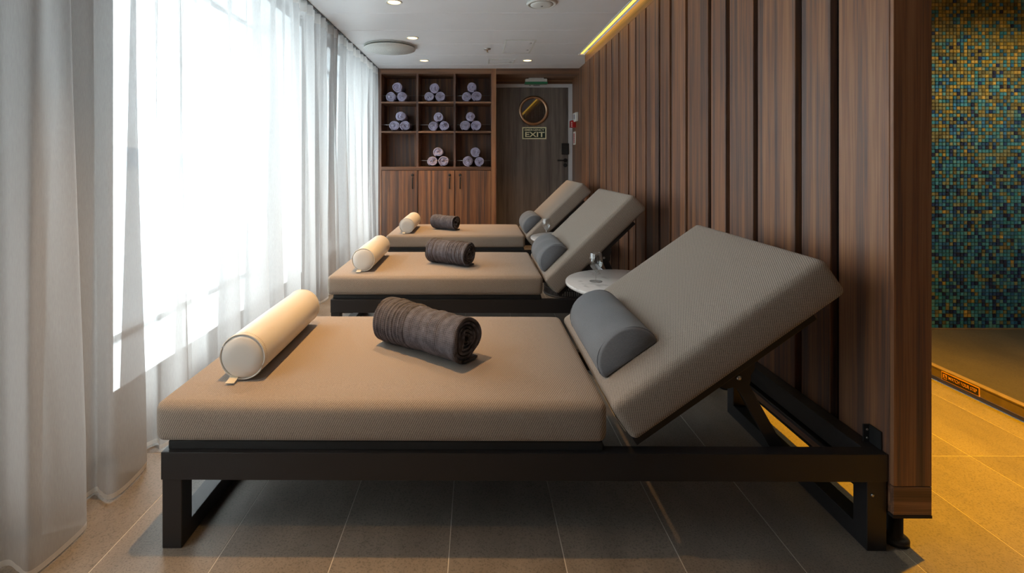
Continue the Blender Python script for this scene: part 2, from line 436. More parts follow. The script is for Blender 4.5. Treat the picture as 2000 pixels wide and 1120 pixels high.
box('sign_plate', CURB_X - 0.0032, CURB_X - 0.0025, 2.171, 2.340, 0.0245, 0.0565, 'warning_black', step)
MX = Matrix(((0, 0, -1, 0), (-1, 0, 0, 0), (0, 1, 0, 0), (0, 0, 0, 1)))     # text x -> -Y, y -> +Z, facing -X
text_obj('lettering', 'WATCH YOUR STEP', 0.022, 'warning_orange', Matrix.Translation((CURB_X - 0.0036, 2.243, 0.0405)) @ MX, step, 0.0004, width=0.132)
bm = bmesh.new()
add_box(bm, 0, 0.0006, -0.010, 0.010, -0.011, 0.011)
o = from_bm('pictogram', bm, 'warning_orange', (CURB_X - 0.0038, 2.325, 0.0405), step)
bm = bmesh.new()
for (a, b, c, d) in ((-0.002, 0.003, 0.003, 0.008), (-0.004, 0.001, -0.004, 0.003), (-0.008, -0.003, -0.008, -0.002), (0.002, 0.007, -0.009, -0.004)):
    add_box(bm, 0, 0.0004, a, b, c, d)
from_bm('pictogram_figure', bm, 'warning_black', (CURB_X - 0.0043, 2.325, 0.0405), step)

# ---- mosaic wall
mw = box('wall_mosaic', SLAT_X1, RIGHT_X, MOS_Y + 0.004, MOS_Y + 0.12, -0.02, CEIL, 'mosaic_grout')
tag(mw, 'mosaic wall of gold, teal and navy glass squares', 'wall', kind='structure')
def mosaic():
    P = 0.0215; g = 0.0011; rnd = random.Random(3)
    gold = [(0.38, 0.27, 0.05), (0.32, 0.24, 0.06), (0.25, 0.21, 0.07), (0.44, 0.30, 0.08)]
    olive = [(0.17, 0.15, 0.06), (0.20, 0.20, 0.10), (0.13, 0.12, 0.06), (0.20, 0.22, 0.13)]
    teal = [(0.03, 0.20, 0.29), (0.02, 0.13, 0.24), (0.05, 0.24, 0.37), (0.03, 0.16, 0.37), (0.08, 0.25, 0.30)]
    navy = [(0.012, 0.06, 0.20), (0.010, 0.030, 0.13), (0.015, 0.09, 0.24), (0.008, 0.014, 0.06)]
    V, Fc, C = [], [], []
    z = 0.066; H = CEIL - z
    nz_ = int(H / P); nx = int((RIGHT_X - SLAT_X1) / P)
    for j in range(nz_):
        t = j / nz_
        wg = max(0.0, min(1, (t - 0.52) / 0.45)) * 1.0 + 0.03
        wo = 0.22 + 0.5 * max(0, min(1, (t - 0.25) / 0.5))
        wt = 0.95 - 0.70 * max(0, min(1, (t - 0.35) / 0.6))
        wn = 0.62 - 0.56 * max(0, min(1, t / 0.85))
        for i in range(nx):
            x0 = SLAT_X1 + i * P; z0 = z + j * P
            r = rnd.random() * (wg + wo + wt + wn)
            pal = gold if r < wg else olive if r < wg + wo else teal if r < wg + wo + wt else navy
            c = rnd.choice(pal); k = rnd.uniform(0.8, 1.2)
            d = rnd.uniform(0.0, 0.0012)
            b = len(V)
            for (xx, zz, yy) in ((x0 + g, z0 + g, 0.004), (x0 + P - g, z0 + g, 0.004), (x0 + P - g, z0 + P - g, 0.004), (x0 + g, z0 + P - g, 0.004),
                                 (x0 + 2 * g, z0 + 2 * g, -d), (x0 + P - 2 * g, z0 + 2 * g, -d), (x0 + P - 2 * g, z0 + P - 2 * g, -d), (x0 + 2 * g, z0 + P - 2 * g, -d)):
                V.append((xx, MOS_Y + yy, zz))
            Fc += [(b + 4, b + 5, b + 6, b + 7), (b, b + 1, b + 5, b + 4), (b + 1, b + 2, b + 6, b + 5), (b + 2, b + 3, b + 7, b + 6), (b + 3, b, b + 4, b + 7)]
            C += [(c[0] * k, c[1] * k, c[2] * k, 1)] * 5
    me = bpy.data.meshes.new('mosaic_tiles'); me.from_pydata(V, [], Fc)
    ca = me.color_attributes.new('Col', 'FLOAT_COLOR', 'CORNER')
    buf = []
    for c in C: buf += list(c) * 4
    ca.data.foreach_set('color', buf)
    o = link('mosaic_tiles', me, 'mosaic_glass', (0, 0, 0), mw); o['kind'] = 'stuff'
mosaic()
box('plinth_strip', CURB_X + 0.03, RIGHT_X, MOS_Y - 0.006, MOS_Y + 0.004, 0.0585, 0.0655, 'curb_stone', mw)
lever = empty('shower_lever', (X_at(1806, MOS_Y - 0.03), MOS_Y - 0.02, Z_at(327, MOS_Y)), 'small black shower lever on the mosaic wall behind the slatted wall', 'tap')
lx, lz = lever.location.x, lever.location.z
lathe('rosette', [(0, 0), (0.02, 0), (0.024, 0.004), (0.024, 0.012), (0, 0.012)], 'black_rubber', (lx - 0.04, MOS_Y - 0.014, lz), lever, 24, 'Y')
from_bm('lever_handle', tube_bm([(-0.04, -0.02, 0), (-0.03, -0.03, 0), (0.0, -0.032, 0), (0.025, -0.03, 0)], 0.008), 'black_rubber', (lx, MOS_Y, lz), lever, True)

# ---- outer walls
def wall_box(name, *a, label, mat='wall_cream'):
    return tag(box(name, *a, mat), label, 'wall', kind='structure')
wl = empty('wall_left', (WALL_X, 2.3, 0), 'window wall with deep white reveals behind the net curtains', 'wall', kind='structure')
WX0 = -1.86
segs = [(Y_BACK, WINDOWS[0][0])] + [(WINDOWS[k][1], WINDOWS[k + 1][0]) for k in range(2)] + [(WINDOWS[2][1], DOOR_Y + 0.1)]
for a, b in segs: box('pier', WX0, WALL_X, a, b, WIN_Z0, WIN_Z1, 'wall_cream', wl)
box('sill_wall', WX0, WALL_X, Y_BACK, DOOR_Y + 0.1, -0.06, WIN_Z0, 'wall_cream', wl)
box('lintel', WX0, WALL_X, Y_BACK, DOOR_Y + 0.1, WIN_Z1, CEIL + 0.1, 'wall_cream', wl)
for n, (a, b) in enumerate(WINDOWS):
    w = empty('window_%d' % (n + 1), (GLASS_X, (a + b) / 2, WIN_Z0), ['large window at the open end of the curtain wall', 'wide window beside the first two loungers behind net curtains', 'window beside the towel cabinet behind net curtains'][n], 'window', kind='structure')
    box('window_sill', GLASS_X + 0.03, WALL_X + 0.004, a + 0.001, b - 0.001, WIN_Z0, WIN_Z0 + 0.006, 'window_reveal', w)
    for s, y in ((0, a), (1, b - 0.006)):
        box('reveal_lining', GLASS_X + 0.03, WALL_X + 0.003, y, y + 0.006, WIN_Z0 + 0.006, WIN_Z1 - 0.006, 'window_reveal', w)
    box('reveal_lining', GLASS_X + 0.03, WALL_X + 0.003, a + 0.001, b - 0.001, WIN_Z1 - 0.006, WIN_Z1, 'window_reveal', w)
    fr = bmesh.new(); t = 0.035
    add_box(fr, GLASS_X - 0.03, GLASS_X + 0.03, a, b, WIN_Z0, WIN_Z0 + t)
    add_box(fr, GLASS_X - 0.03, GLASS_X + 0.03, a, b, WIN_Z1 - t, WIN_Z1)
    add_box(fr, GLASS_X - 0.03, GLASS_X + 0.03, a, a + t, WIN_Z0 + t, WIN_Z1 - t)
    add_box(fr, GLASS_X - 0.03, GLASS_X + 0.03, b - t, b, WIN_Z0 + t, WIN_Z1 - t)
    from_bm('window_frame', fr, 'window_frame_white', (0, 0, 0), w)
    box('pane', GLASS_X - 0.003, GLASS_X + 0.003, a + t, b - t, WIN_Z0 + t, WIN_Z1 - t, 'window_glass', w)
wall_box('wall_behind', WX0, RIGHT_X + 0.1, Y_BACK - 0.1, Y_BACK, -0.06, CEIL + 0.1, label='dark walnut wall closing the room opposite the towel cabinet', mat='walnut')
wall_box('wall_right', RIGHT_X, RIGHT_X + 0.1, Y_BACK, MOS_Y + 0.12, -0.06, CEIL + 0.1, label='plain wall of the shower bay')
wall_box('wall_far', WX0, 1.35, DOOR_Y + 0.10, DOOR_Y + 0.2, -0.06, CEIL + 0.1, label='end wall behind the towel cabinet and exit door', mat='walnut')

# ---- ceiling of long metal planks
ceil = box('ceiling', WX0, RIGHT_X + 0.1, Y_BACK, DOOR_Y + 0.2, CEIL + 0.05, CEIL + 0.1, 'ceiling_joint')
tag(ceil, 'pale grey ceiling of long metal planks with fine joints', 'ceiling', kind='structure')
seams = [3.63 + 0.478 * k for k in range(-11, 5)] + [DOOR_Y + 0.1]
seams = [Y_BACK] + [s for s in seams if s > Y_BACK + 0.1]
COVE_X0 = 1.062
for a, b in zip(seams, seams[1:]):
    # cabinet portal closes the ceiling at CAB_Y
    b2 = min(b, CAB_Y + 0.02)
    if b2 - a < 0.02: continue
    box('ceiling_plank', WALL_X - 0.02, COVE_X0 if a < SLAT_Y1 - 0.05 else 1.24, a + 0.0020, b2 - 0.0020, CEIL, CEIL + 0.055, 'ceiling_paint', ceil, bev=0.004, seg=1)
    if a < MOS_Y: box('ceiling_plank', 1.235 if a > SLAT_Y0 - 0.3 else SLAT_X, RIGHT_X, a + 0.0012, b - 0.0012, CEIL, CEIL + 0.055, 'ceiling_paint', ceil, bev=0.0025, seg=1)
cove = empty('led_strip', (1.095, 3.0, CEIL), 'glowing yellow light strip along the top of the slatted wall', 'light')
box('trim_lip', COVE_X0 + 0.001, COVE_X0 + 0.010, Y_BACK, SLAT_Y1, CEIL - 0.008, CEIL + 0.04, 'white_plastic', cove, bev=0.001)
box('diffuser', COVE_X0 + 0.016, SLAT_X - 0.018, Y_BACK, SLAT_Y1 - 0.004, CEIL + 0.006, CEIL + 0.014, 'led_glow', cove)
box('channel', COVE_X0 + 0.010, SLAT_X - 0.001, Y_BACK, SLAT_Y1, CEIL + 0.016, CEIL + 0.04, 'white_plastic', cove)
# curtain track
track = tag(box('trim_2', -1.212, -1.162, Y_BACK, CAB_Y, CEIL - 0.006, CEIL, 'mark_dark'), 'dark curtain track fixed along the ceiling', 'curtain track', kind='structure')

# ---- slatted walnut wall
sw = empty('wall_slatted', (1.18, 3.2, 0), 'walnut wall of upright boards in uneven widths beside the loungers', 'wall', kind='structure')
edges_px = [(1635.2, 1732.2), (1563.3, 1618.8), (1478.4, 1550.3), (1423.8, 1469), (1387.8, 1415.7), (1342.3, 1381.4)]
for a, b in ((440, 505), (387, 430), (322, 378), (273, 315), (240, 268), (193, 233), (158, 188), (133, 155), (99, 128), (72, 95), (54, 69), (36, 51)):
    edges_px.append((1130 + a / 2.435, 1130 + b / 2.435))
BT = 0.024
WZ0 = 0.111
for k, (a, b) in enumerate(edges_px):
    y1 = SLAT_X * F / (a - 930); y0 = SLAT_X * F / (b - 930)
    if k == 0: y0 = SLAT_Y0
    box('board', SLAT_X, SLAT_X + BT, y0, min(y1, SLAT_Y1), WZ0 + 0.077, 2.088, 'walnut', sw, bev=0.0015, seg=1)
box('backing', SLAT_X + BT + 0.001, SLAT_X1 - 0.012, SLAT_Y0 + 0.014, SLAT_Y1, WZ0 + 0.004, CEIL, 'groove_black', sw)
box('end_panel', SLAT_X + 0.0015, SLAT_X1, SLAT_Y0 - 0.012, SLAT_Y0 - 0.0005, WZ0 + 0.078, CEIL, 'walnut', sw, bev=0.001, seg=1)
box('base_end_trim', SLAT_X + 0.0015, SLAT_X1, SLAT_Y0 - 0.012, SLAT_Y0 - 0.0005, WZ0, WZ0 + 0.076, 'walnut_horizontal', sw, bev=0.001, seg=1)
box('back_panel', SLAT_X1 - 0.011, SLAT_X1, SLAT_Y0, MOS_Y + 0.003, WZ0, CEIL, 'walnut', sw)
box('base_trim', SLAT_X + 0.002, SLAT_X + BT, SLAT_Y0, SLAT_Y1, WZ0, WZ0 + 0.076, 'walnut_depth', sw)
box('underside', SLAT_X, SLAT_X1, SLAT_Y0 - 0.013, SLAT_Y1, WZ0 - 0.008, WZ0 - 0.0005, 'groove_black', sw)
box('top_rail', SLAT_X + 0.002, SLAT_X + BT, SLAT_Y0, SLAT_Y1, 2.090, CEIL + 0.002, 'walnut_depth', sw)
for y in (1.375, 2.30, 3.25, 4.2, 4.95):
    ft = lathe('wall_foot', [(0, 0), (0.034, 0), (0.034, 0.012), (0.028, 0.017), (0.020, 0.02), (0.020, WZ0 - 0.009), (0, WZ0 - 0.009)], 'black_metal', (1.180, y, 0), sw, 28)

# ---- recess and portal at the far end
tag(box('wall_recess', 1.231, 1.30, SLAT_Y1 + 0.002, DOOR_Y + 0.1, -0.02, CEIL, 'walnut'), 'short walnut wall between the slatted wall and the exit door', 'wall', kind='structure')
hz0 = Z_at(145, CAB_Y)
hd = empty('trim_3', (0.74, CAB_Y, hz0), 'walnut header over the exit door recess', 'trim', kind='structure')
box('header_board', X_at(969.5, CAB_Y), 1.2305, CAB_Y, CAB_Y + 0.03, hz0, CEIL, 'walnut_horizontal', hd, bev=0.001, seg=1)
box('soffit', X_at(969.5, CAB_Y), 1.2305, CAB_Y + 0.0305, DOOR_Y + 0.1, hz0 + 0.002, hz0 + 0.03, 'walnut_horizontal', hd)

# ---- emergency door
door = empty('door_1', (0.75, DOOR_Y, 0), 'grey oak emergency exit door with a brass porthole', 'door', kind='structure')
dx0, dx1 = X_at(962, DOOR_Y), X_at(1109.5, DOOR_Y); dz1 = Z_at(171.5, DOOR_Y)
fx1 = X_at(1117.5, DOOR_Y); fz1 = Z_at(164.5, DOOR_Y)
box('door_leaf', dx0, dx1, DOOR_Y, DOOR_Y + 0.04, 0.008, dz1, 'grey_oak', door, bev=0.002, seg=1)
bm = bmesh.new()
add_box(bm, dx0 - 0.05, dx0 - 0.002, DOOR_Y - 0.012, DOOR_Y + 0.06, 0, fz1)
add_box(bm, dx1 + 0.002, fx1, DOOR_Y - 0.012, DOOR_Y + 0.06, 0, fz1)
add_box(bm, dx0 - 0.002, dx1 + 0.002, DOOR_Y - 0.012, DOOR_Y + 0.06, dz1 + 0.002, fz1)
from_bm('door_frame', bm, 'grey_metal', (0, 0, 0), door)
box('wall_head', dx0 - 0.05, 1.2305, DOOR_Y + 0.0, DOOR_Y + 0.09, fz1 + 0.001, hz0, 'walnut_horizontal', door)
for k, (a, b) in enumerate(((1033.5, 1036.5), (1041.5, 1054))):
    box('door_plate_mark', X_at(a, DOOR_Y), X_at(b, DOOR_Y), DOOR_Y - 0.013, DOOR_Y - 0.0121, Z_at(168.2, DOOR_Y), Z_at(166.8, DOOR_Y), 'mark_dark', door)
pc = at(1042, 216.5, Y=DOOR_Y)
R0 = 29.0 * DOOR_Y / F; R1 = 23.3 * DOOR_Y / F
ring = lathe('porthole_ring', [(R1, 0), (R1, -0.012), (R1 + 0.006, -0.020), (R0 - 0.010, -0.020), (R0, -0.012), (R0, 0)], 'brass', (pc.x, DOOR_Y, pc.z), door, 56, 'Y')
for k in range(8):
    a = PI / 8 + k * PI / 4; rr = (R0 + R1) / 2 + 0.001
    lathe('screw', [(0, -0.0035), (0.004, -0.003), (0.0055, 0), (0, 0)], 'brass', (pc.x + rr * math.cos(a), DOOR_Y - 0.0205, pc.z + rr * math.sin(a)), ring, 10, 'Y')
lathe('porthole_pane', [(0, -0.006), (R1 + 0.001, -0.006), (R1 + 0.001, -0.001), (0, -0.001)], 'porthole_glass', (pc.x, DOOR_Y, pc.z), door, 48, 'Y', smooth=False)
k0, k1 = at(1096.5, 280.5, Y=DOOR_Y), at(1110.5, 302, Y=DOOR_Y)
kp = box('card_reader', k0.x, k1.x, DOOR_Y - 0.03, DOOR_Y - 0.0005, k1.z, k0.z, 'black_rubber', door, bev=0.006)
h = at(1104, 313.5, Y=DOOR_Y)
hn = lathe('handle', [(0, -0.012), (0.024, -0.012), (0.026, -0.008), (0.026, -0.0005), (0, -0.0005)], 'black_rubber', (h.x, DOOR_Y, h.z), door, 28, 'Y')
from_bm('lever', tube_bm([(0, -0.012, 0), (0, -0.04, 0), (-0.012, -0.052, 0), (-0.06, -0.053, 0), (-0.108, -0.052, 0.0)], 0.0095), 'black_rubber', (h.x, DOOR_Y, h.z), hn, True)
lathe('lock_cylinder', [(0, -0.014), (0.018, -0.014), (0.024, -0.009), (0.024, -0.0005), (0, -0.0005)], 'black_rubber', (h.x, DOOR_Y, h.z - 0.062), hn, 24, 'Y')

MY = Matrix(((1, 0, 0, 0), (0, 0, -1, 0), (0, 1, 0, 0), (0, 0, 0, 1)))       # text facing -Y
def sign_exit():
    a, b = at(1020, 248.5, Y=DOOR_Y), at(1067, 272, Y=DOOR_Y)
    cx, cz = (a.x + b.x) / 2, (a.z + b.z) / 2
    s = empty('exit_sign', (cx, DOOR_Y - 0.003, b.z), 'dark green EMERGENCY EXIT sign with cream letters on the oak door', 'sign')
    box('sign_border', a.x, b.x, DOOR_Y - 0.0040, DOOR_Y - 0.0005, b.z, a.z, 'sign_cream', s)
    box('sign_plate', a.x + 0.014, b.x - 0.014, DOOR_Y - 0.0052, DOOR_Y - 0.0041, b.z + 0.014, a.z - 0.014, 'sign_green', s)
    text_obj('lettering', 'EXIT', 0.088, 'sign_cream', Matrix.Translation((cx + 0.003, DOOR_Y - 0.0060, cz - 0.021)) @ MY, s, 0.0006, width=0.248, bold=0.002)
    text_obj('lettering', 'EMERGENCY', 0.036, 'sign_cream', Matrix.Translation((cx, DOOR_Y - 0.0060, cz + 0.039)) @ MY, s, 0.0006, width=0.25, bold=0.0006)
sign_exit()
def exit_lamp():
    Y = DOOR_Y - 0.12
    a, b = at(1026, 152, Y=Y), at(1068, 162, Y=Y)
    s = empty('exit_lamp', ((a.x + b.x) / 2, Y, hz0), 'white and green exit light fixed over the oak door', 'light')
    zt = hz0 + 0.001
    box('mount', a.x + 0.04, b.x - 0.04, Y - 0.02, Y + 0.04, zt - 0.012, zt, 'white_plastic', s)
    box('housing', a.x, b.x, Y - 0.03, Y + 0.05, zt - 0.05, zt - 0.012, 'white_plastic', s, bev=0.006)
    box('green_panel', a.x - 0.006, b.x + 0.006, Y - 0.032, Y + 0.052, zt - 0.075, zt - 0.051, 'green_plastic', s, bev=0.004)
exit_lamp()
def recess_boxes():
    X = 1.231
    yw = lambda px: X * F / (px - 930)
    def zz(py, Y): return Z_at(py, Y)
    y0, y1 = yw(1129.5), yw(1123.0); ym = (y0 + y1) / 2
    o = empty('alarm_box', (X, ym, zz(238, ym)), 'small white box on the walnut wall beside the exit door', 'box')
    box('casing', X - 0.03, X - 0.0005, y0, y1, zz(238, ym), zz(220.5, ym), 'white_plastic', o, bev=0.006)
    box('front_mark', X - 0.0312, X - 0.0302, y0 + 0.08, y1 - 0.08, zz(233, ym), zz(224, ym), 'mark_blue', o)
    y0 = DOOR_Y - 0.22; ym = y0 + 0.05
    o = empty('fire_call_point', (X, ym, zz(249, ym)), 'red fire alarm call point on the wall next to the exit door', 'alarm')
    box('casing', X - 0.062, X - 0.0005, y0, y0 + 0.10, zz(249.5, ym), zz(236, ym), 'red_plastic', o, bev=0.004)
    for py in (240, 243.5, 247):
        box('white_mark', X - 0.058, X - 0.048, y0 - 0.001, y0 - 0.0002, zz(py + 1.0, ym), zz(py - 1.0, ym), 'sign_white', o)
    y0, y1 = yw(1124.3), yw(1120.2); ym = (y0 + y1) / 2
    o = empty('fire_notice', (X, ym, zz(283, ym)), 'narrow red and white fire notice below the alarm call point', 'sign')
    box('plate', X - 0.006, X - 0.0005, y0, y1, zz(283, ym), zz(257.5, ym), 'sign_white', o)
    box('red_field', X - 0.007, X - 0.0061, y0 + 0.03, y1 - 0.03, zz(280, ym), zz(261, ym), 'red_plastic', o)
    bm = bmesh.new()
    for k in range(4): add_box(bm, X - 0.0076, X - 0.0071, y0 + 0.07, y1 - 0.07, zz(278.5 - 4.5 * k, ym), zz(276.5 - 4.5 * k, ym))
    from_bm('notice_marks', bm, 'sign_white', (0, 0, 0), o)
recess_boxes()

# ================================================================== CEILING FITTINGS
def downlight(x, y, label, power, col, group='warm ceiling downlights', blend=1.0, size=74):
    d = empty('downlight', (x, y, CEIL), label, 'light', group)
    lathe('trim_ring', [(0.044, 0.004), (0.044, -0.001), (0.048, -0.004), (0.054, -0.004), (0.058, -0.0005), (0.058, 0.0)], 'white_plastic', (x, y, CEIL - 0.0005), d, 36)
    lathe('lamp_lens', [(0, -0.0008), (0.0435, -0.0008), (0.0435, -0.0001), (0, -0.0001)], 'lamp_glow', (x, y, CEIL - 0.0005), d, 32, smooth=False)
    ld = bpy.data.lights.new('downlight_lamp', 'SPOT'); ld.energy = power; ld.color = col
    ld.spot_size = math.radians(size); ld.spot_blend = blend; ld.shadow_soft_size = 0.022
    lo = bpy.data.objects.new('downlight_lamp', ld); COL.objects.link(lo); lo.location = (x, y, CEIL - 0.03); setp(lo, d)
WARM = (1.0, 0.56, 0.20)
DL = 84
for y, lab in ((0.43, 'round recessed downlight before the first lounger'),
               (1.42, 'round recessed downlight above the bolster of the first lounger'), (2.40, 'round recessed downlight above the gap between first and second lounger'),
               (3.38, 'round recessed downlight above the middle lounger'), (4.36, 'round recessed downlight beside the round ceiling diffuser'),
               (5.34, 'round recessed downlight in front of the towel cabinet')):
    downlight(-0.573, y, lab, DL * (0.5 if y < 1 else 1), WARM)
downlight(0.564, 5.34, 'round recessed downlight in front of the exit door', DL * 0.6, WARM)
ORANGE = (1.0, 0.44, 0.0)
downlight(1.85, 1.58, 'recessed amber downlight above the passage to the shower', 300, ORANGE, 'amber downlights of the shower passage')
downlight(1.85, 2.35, 'recessed amber downlight above the step sticker', 190, ORANGE, 'amber downlights of the shower passage')
downlight(3.05, 2.25, 'recessed warm downlight in front of the mosaic wall', 46, (1.0, 0.80, 0.48), 'amber downlights of the shower passage', size=150)

def ceiling_bits():
    x, y = -0.835, 4.67
    o = empty('ceiling_diffuser', (x, y, CEIL), 'large round perforated air diffuser on the ceiling near the curtains', 'vent')
    lathe('backplate', [(0, 0), (0.24, 0), (0.245, -0.004), (0.24, -0.008), (0, -0.008)], 'white_plastic', (x, y, CEIL - 0.0005), o, 56)
    pl = lathe('perforated_plate', [(0, -0.022), (0.242, -0.022), (0.248, -0.026), (0.246, -0.034), (0, -0.038)], 'white_plastic', (x, y, CEIL), o, 64)
    bm = bmesh.new()
    for rr in [0.03 + 0.0155 * k for k in range(14)]:
        n = int(2 * PI * rr / 0.015)
        for k in range(n):
            a = 2 * PI * k / n; cx, cy = rr * math.cos(a), rr * math.sin(a); z = -0.0383 + 0.004 * rr / 0.246
            vs = [bm.verts.new((cx + 0.0032 * math.cos(q * PI / 3), cy + 0.0032 * math.sin(q * PI / 3), z)) for q in range(6)]
            bm.faces.new(vs)
    h = from_bm('perforation', bm, 'mark_dark', (x, y, CEIL - 0.0002), pl); h['kind'] = 'stuff'
    for k in range(4):
        a = PI / 4 + k * PI / 2; cx, cy = x + 0.2 * math.cos(a), y + 0.2 * math.sin(a)
        box('spacer', cx - 0.006, cx + 0.006, cy - 0.006, cy + 0.006, CEIL - 0.022, CEIL - 0.0085, 'grey_metal', o)
    x, y = 0.46, 3.40
    o = empty('ceiling_speaker', (x, y, CEIL), 'small round white ceiling disc with a dark centre hole', 'speaker')
    lathe('rim', [(0, 0), (0.105, 0), (0.107, -0.006), (0.098, -0.014), (0.088, -0.014), (0.086, -0.010), (0, -0.010)], 'white_plastic', (x, y, CEIL - 0.0005), o, 48)
    lathe('cover', [(0, -0.024), (0.06, -0.021), (0.078, -0.016), (0.078, -0.011), (0, -0.011)], 'white_plastic', (x, y, CEIL), o, 48)
    lathe('centre_hole', [(0, -0.0262), (0.007, -0.026), (0.008, -0.0245), (0, -0.0245)], 'mark_dark', (x, y, CEIL), o, 16)
    x, y = 0.11, 4.78
    o = empty('sprinkler', (x, y, CEIL), 'small chrome fire sprinkler hanging from the ceiling', 'sprinkler')
    lathe('escutcheon', [(0, 0), (0.034, 0), (0.032, -0.008), (0.015, -0.014), (0, -0.014)], 'steel', (x, y, CEIL - 0.0005), o, 28)
    lathe('nozzle', [(0, -0.014), (0.007, -0.014), (0.006, -0.036), (0, -0.036)], 'brass', (x, y, CEIL - 0.001), o, 14)
    lathe('deflector', [(0, -0.036), (0.012, -0.036), (0.012, -0.039), (0, -0.039)], 'steel', (x, y, CEIL - 0.001), o, 18)
    for (x0, x1, y0, y1, lab, kn) in ((0.268, 0.552, 4.43, 4.97, 'square white access hatch in the ceiling with two round locks', 2), (0.135, 0.425, 5.27, 5.50, 'narrow white access hatch in the ceiling near the exit door', 1)):
        o = empty('access_hatch', (x0, y0, CEIL), lab, 'hatch', 'ceiling access hatches')
        bm = bmesh.new(); t = 0.012
        add_box(bm, x0, x1, y0, y0 + t, CEIL - 0.006, CEIL - 0.0005); add_box(bm, x0, x1, y1 - t, y1, CEIL - 0.006, CEIL - 0.0005)
        add_box(bm, x0, x0 + t, y0 + t, y1 - t, CEIL - 0.006, CEIL - 0.0005); add_box(bm, x1 - t, x1, y0 + t, y1 - t, CEIL - 0.006, CEIL - 0.0005)
        from_bm('hatch_frame', bm, 'white_plastic', (0, 0, 0), o)
        lid = box('hatch_lid', x0 + 0.016, x1 - 0.016, y0 + 0.016, y1 - 0.016, CEIL - 0.0045, CEIL - 0.0006, 'ceiling_paint', o)
        for k in range(kn):
            lathe('lock', [(0, -0.006), (0.012, -0.006), (0.014, -0.001), (0, -0.001)], 'steel', (x1 - 0.045, y0 + (y1 - y0) * (0.5 if kn == 1 else (0.2, 0.72)[k]), CEIL - 0.004), lid, 18)
ceiling_bits()

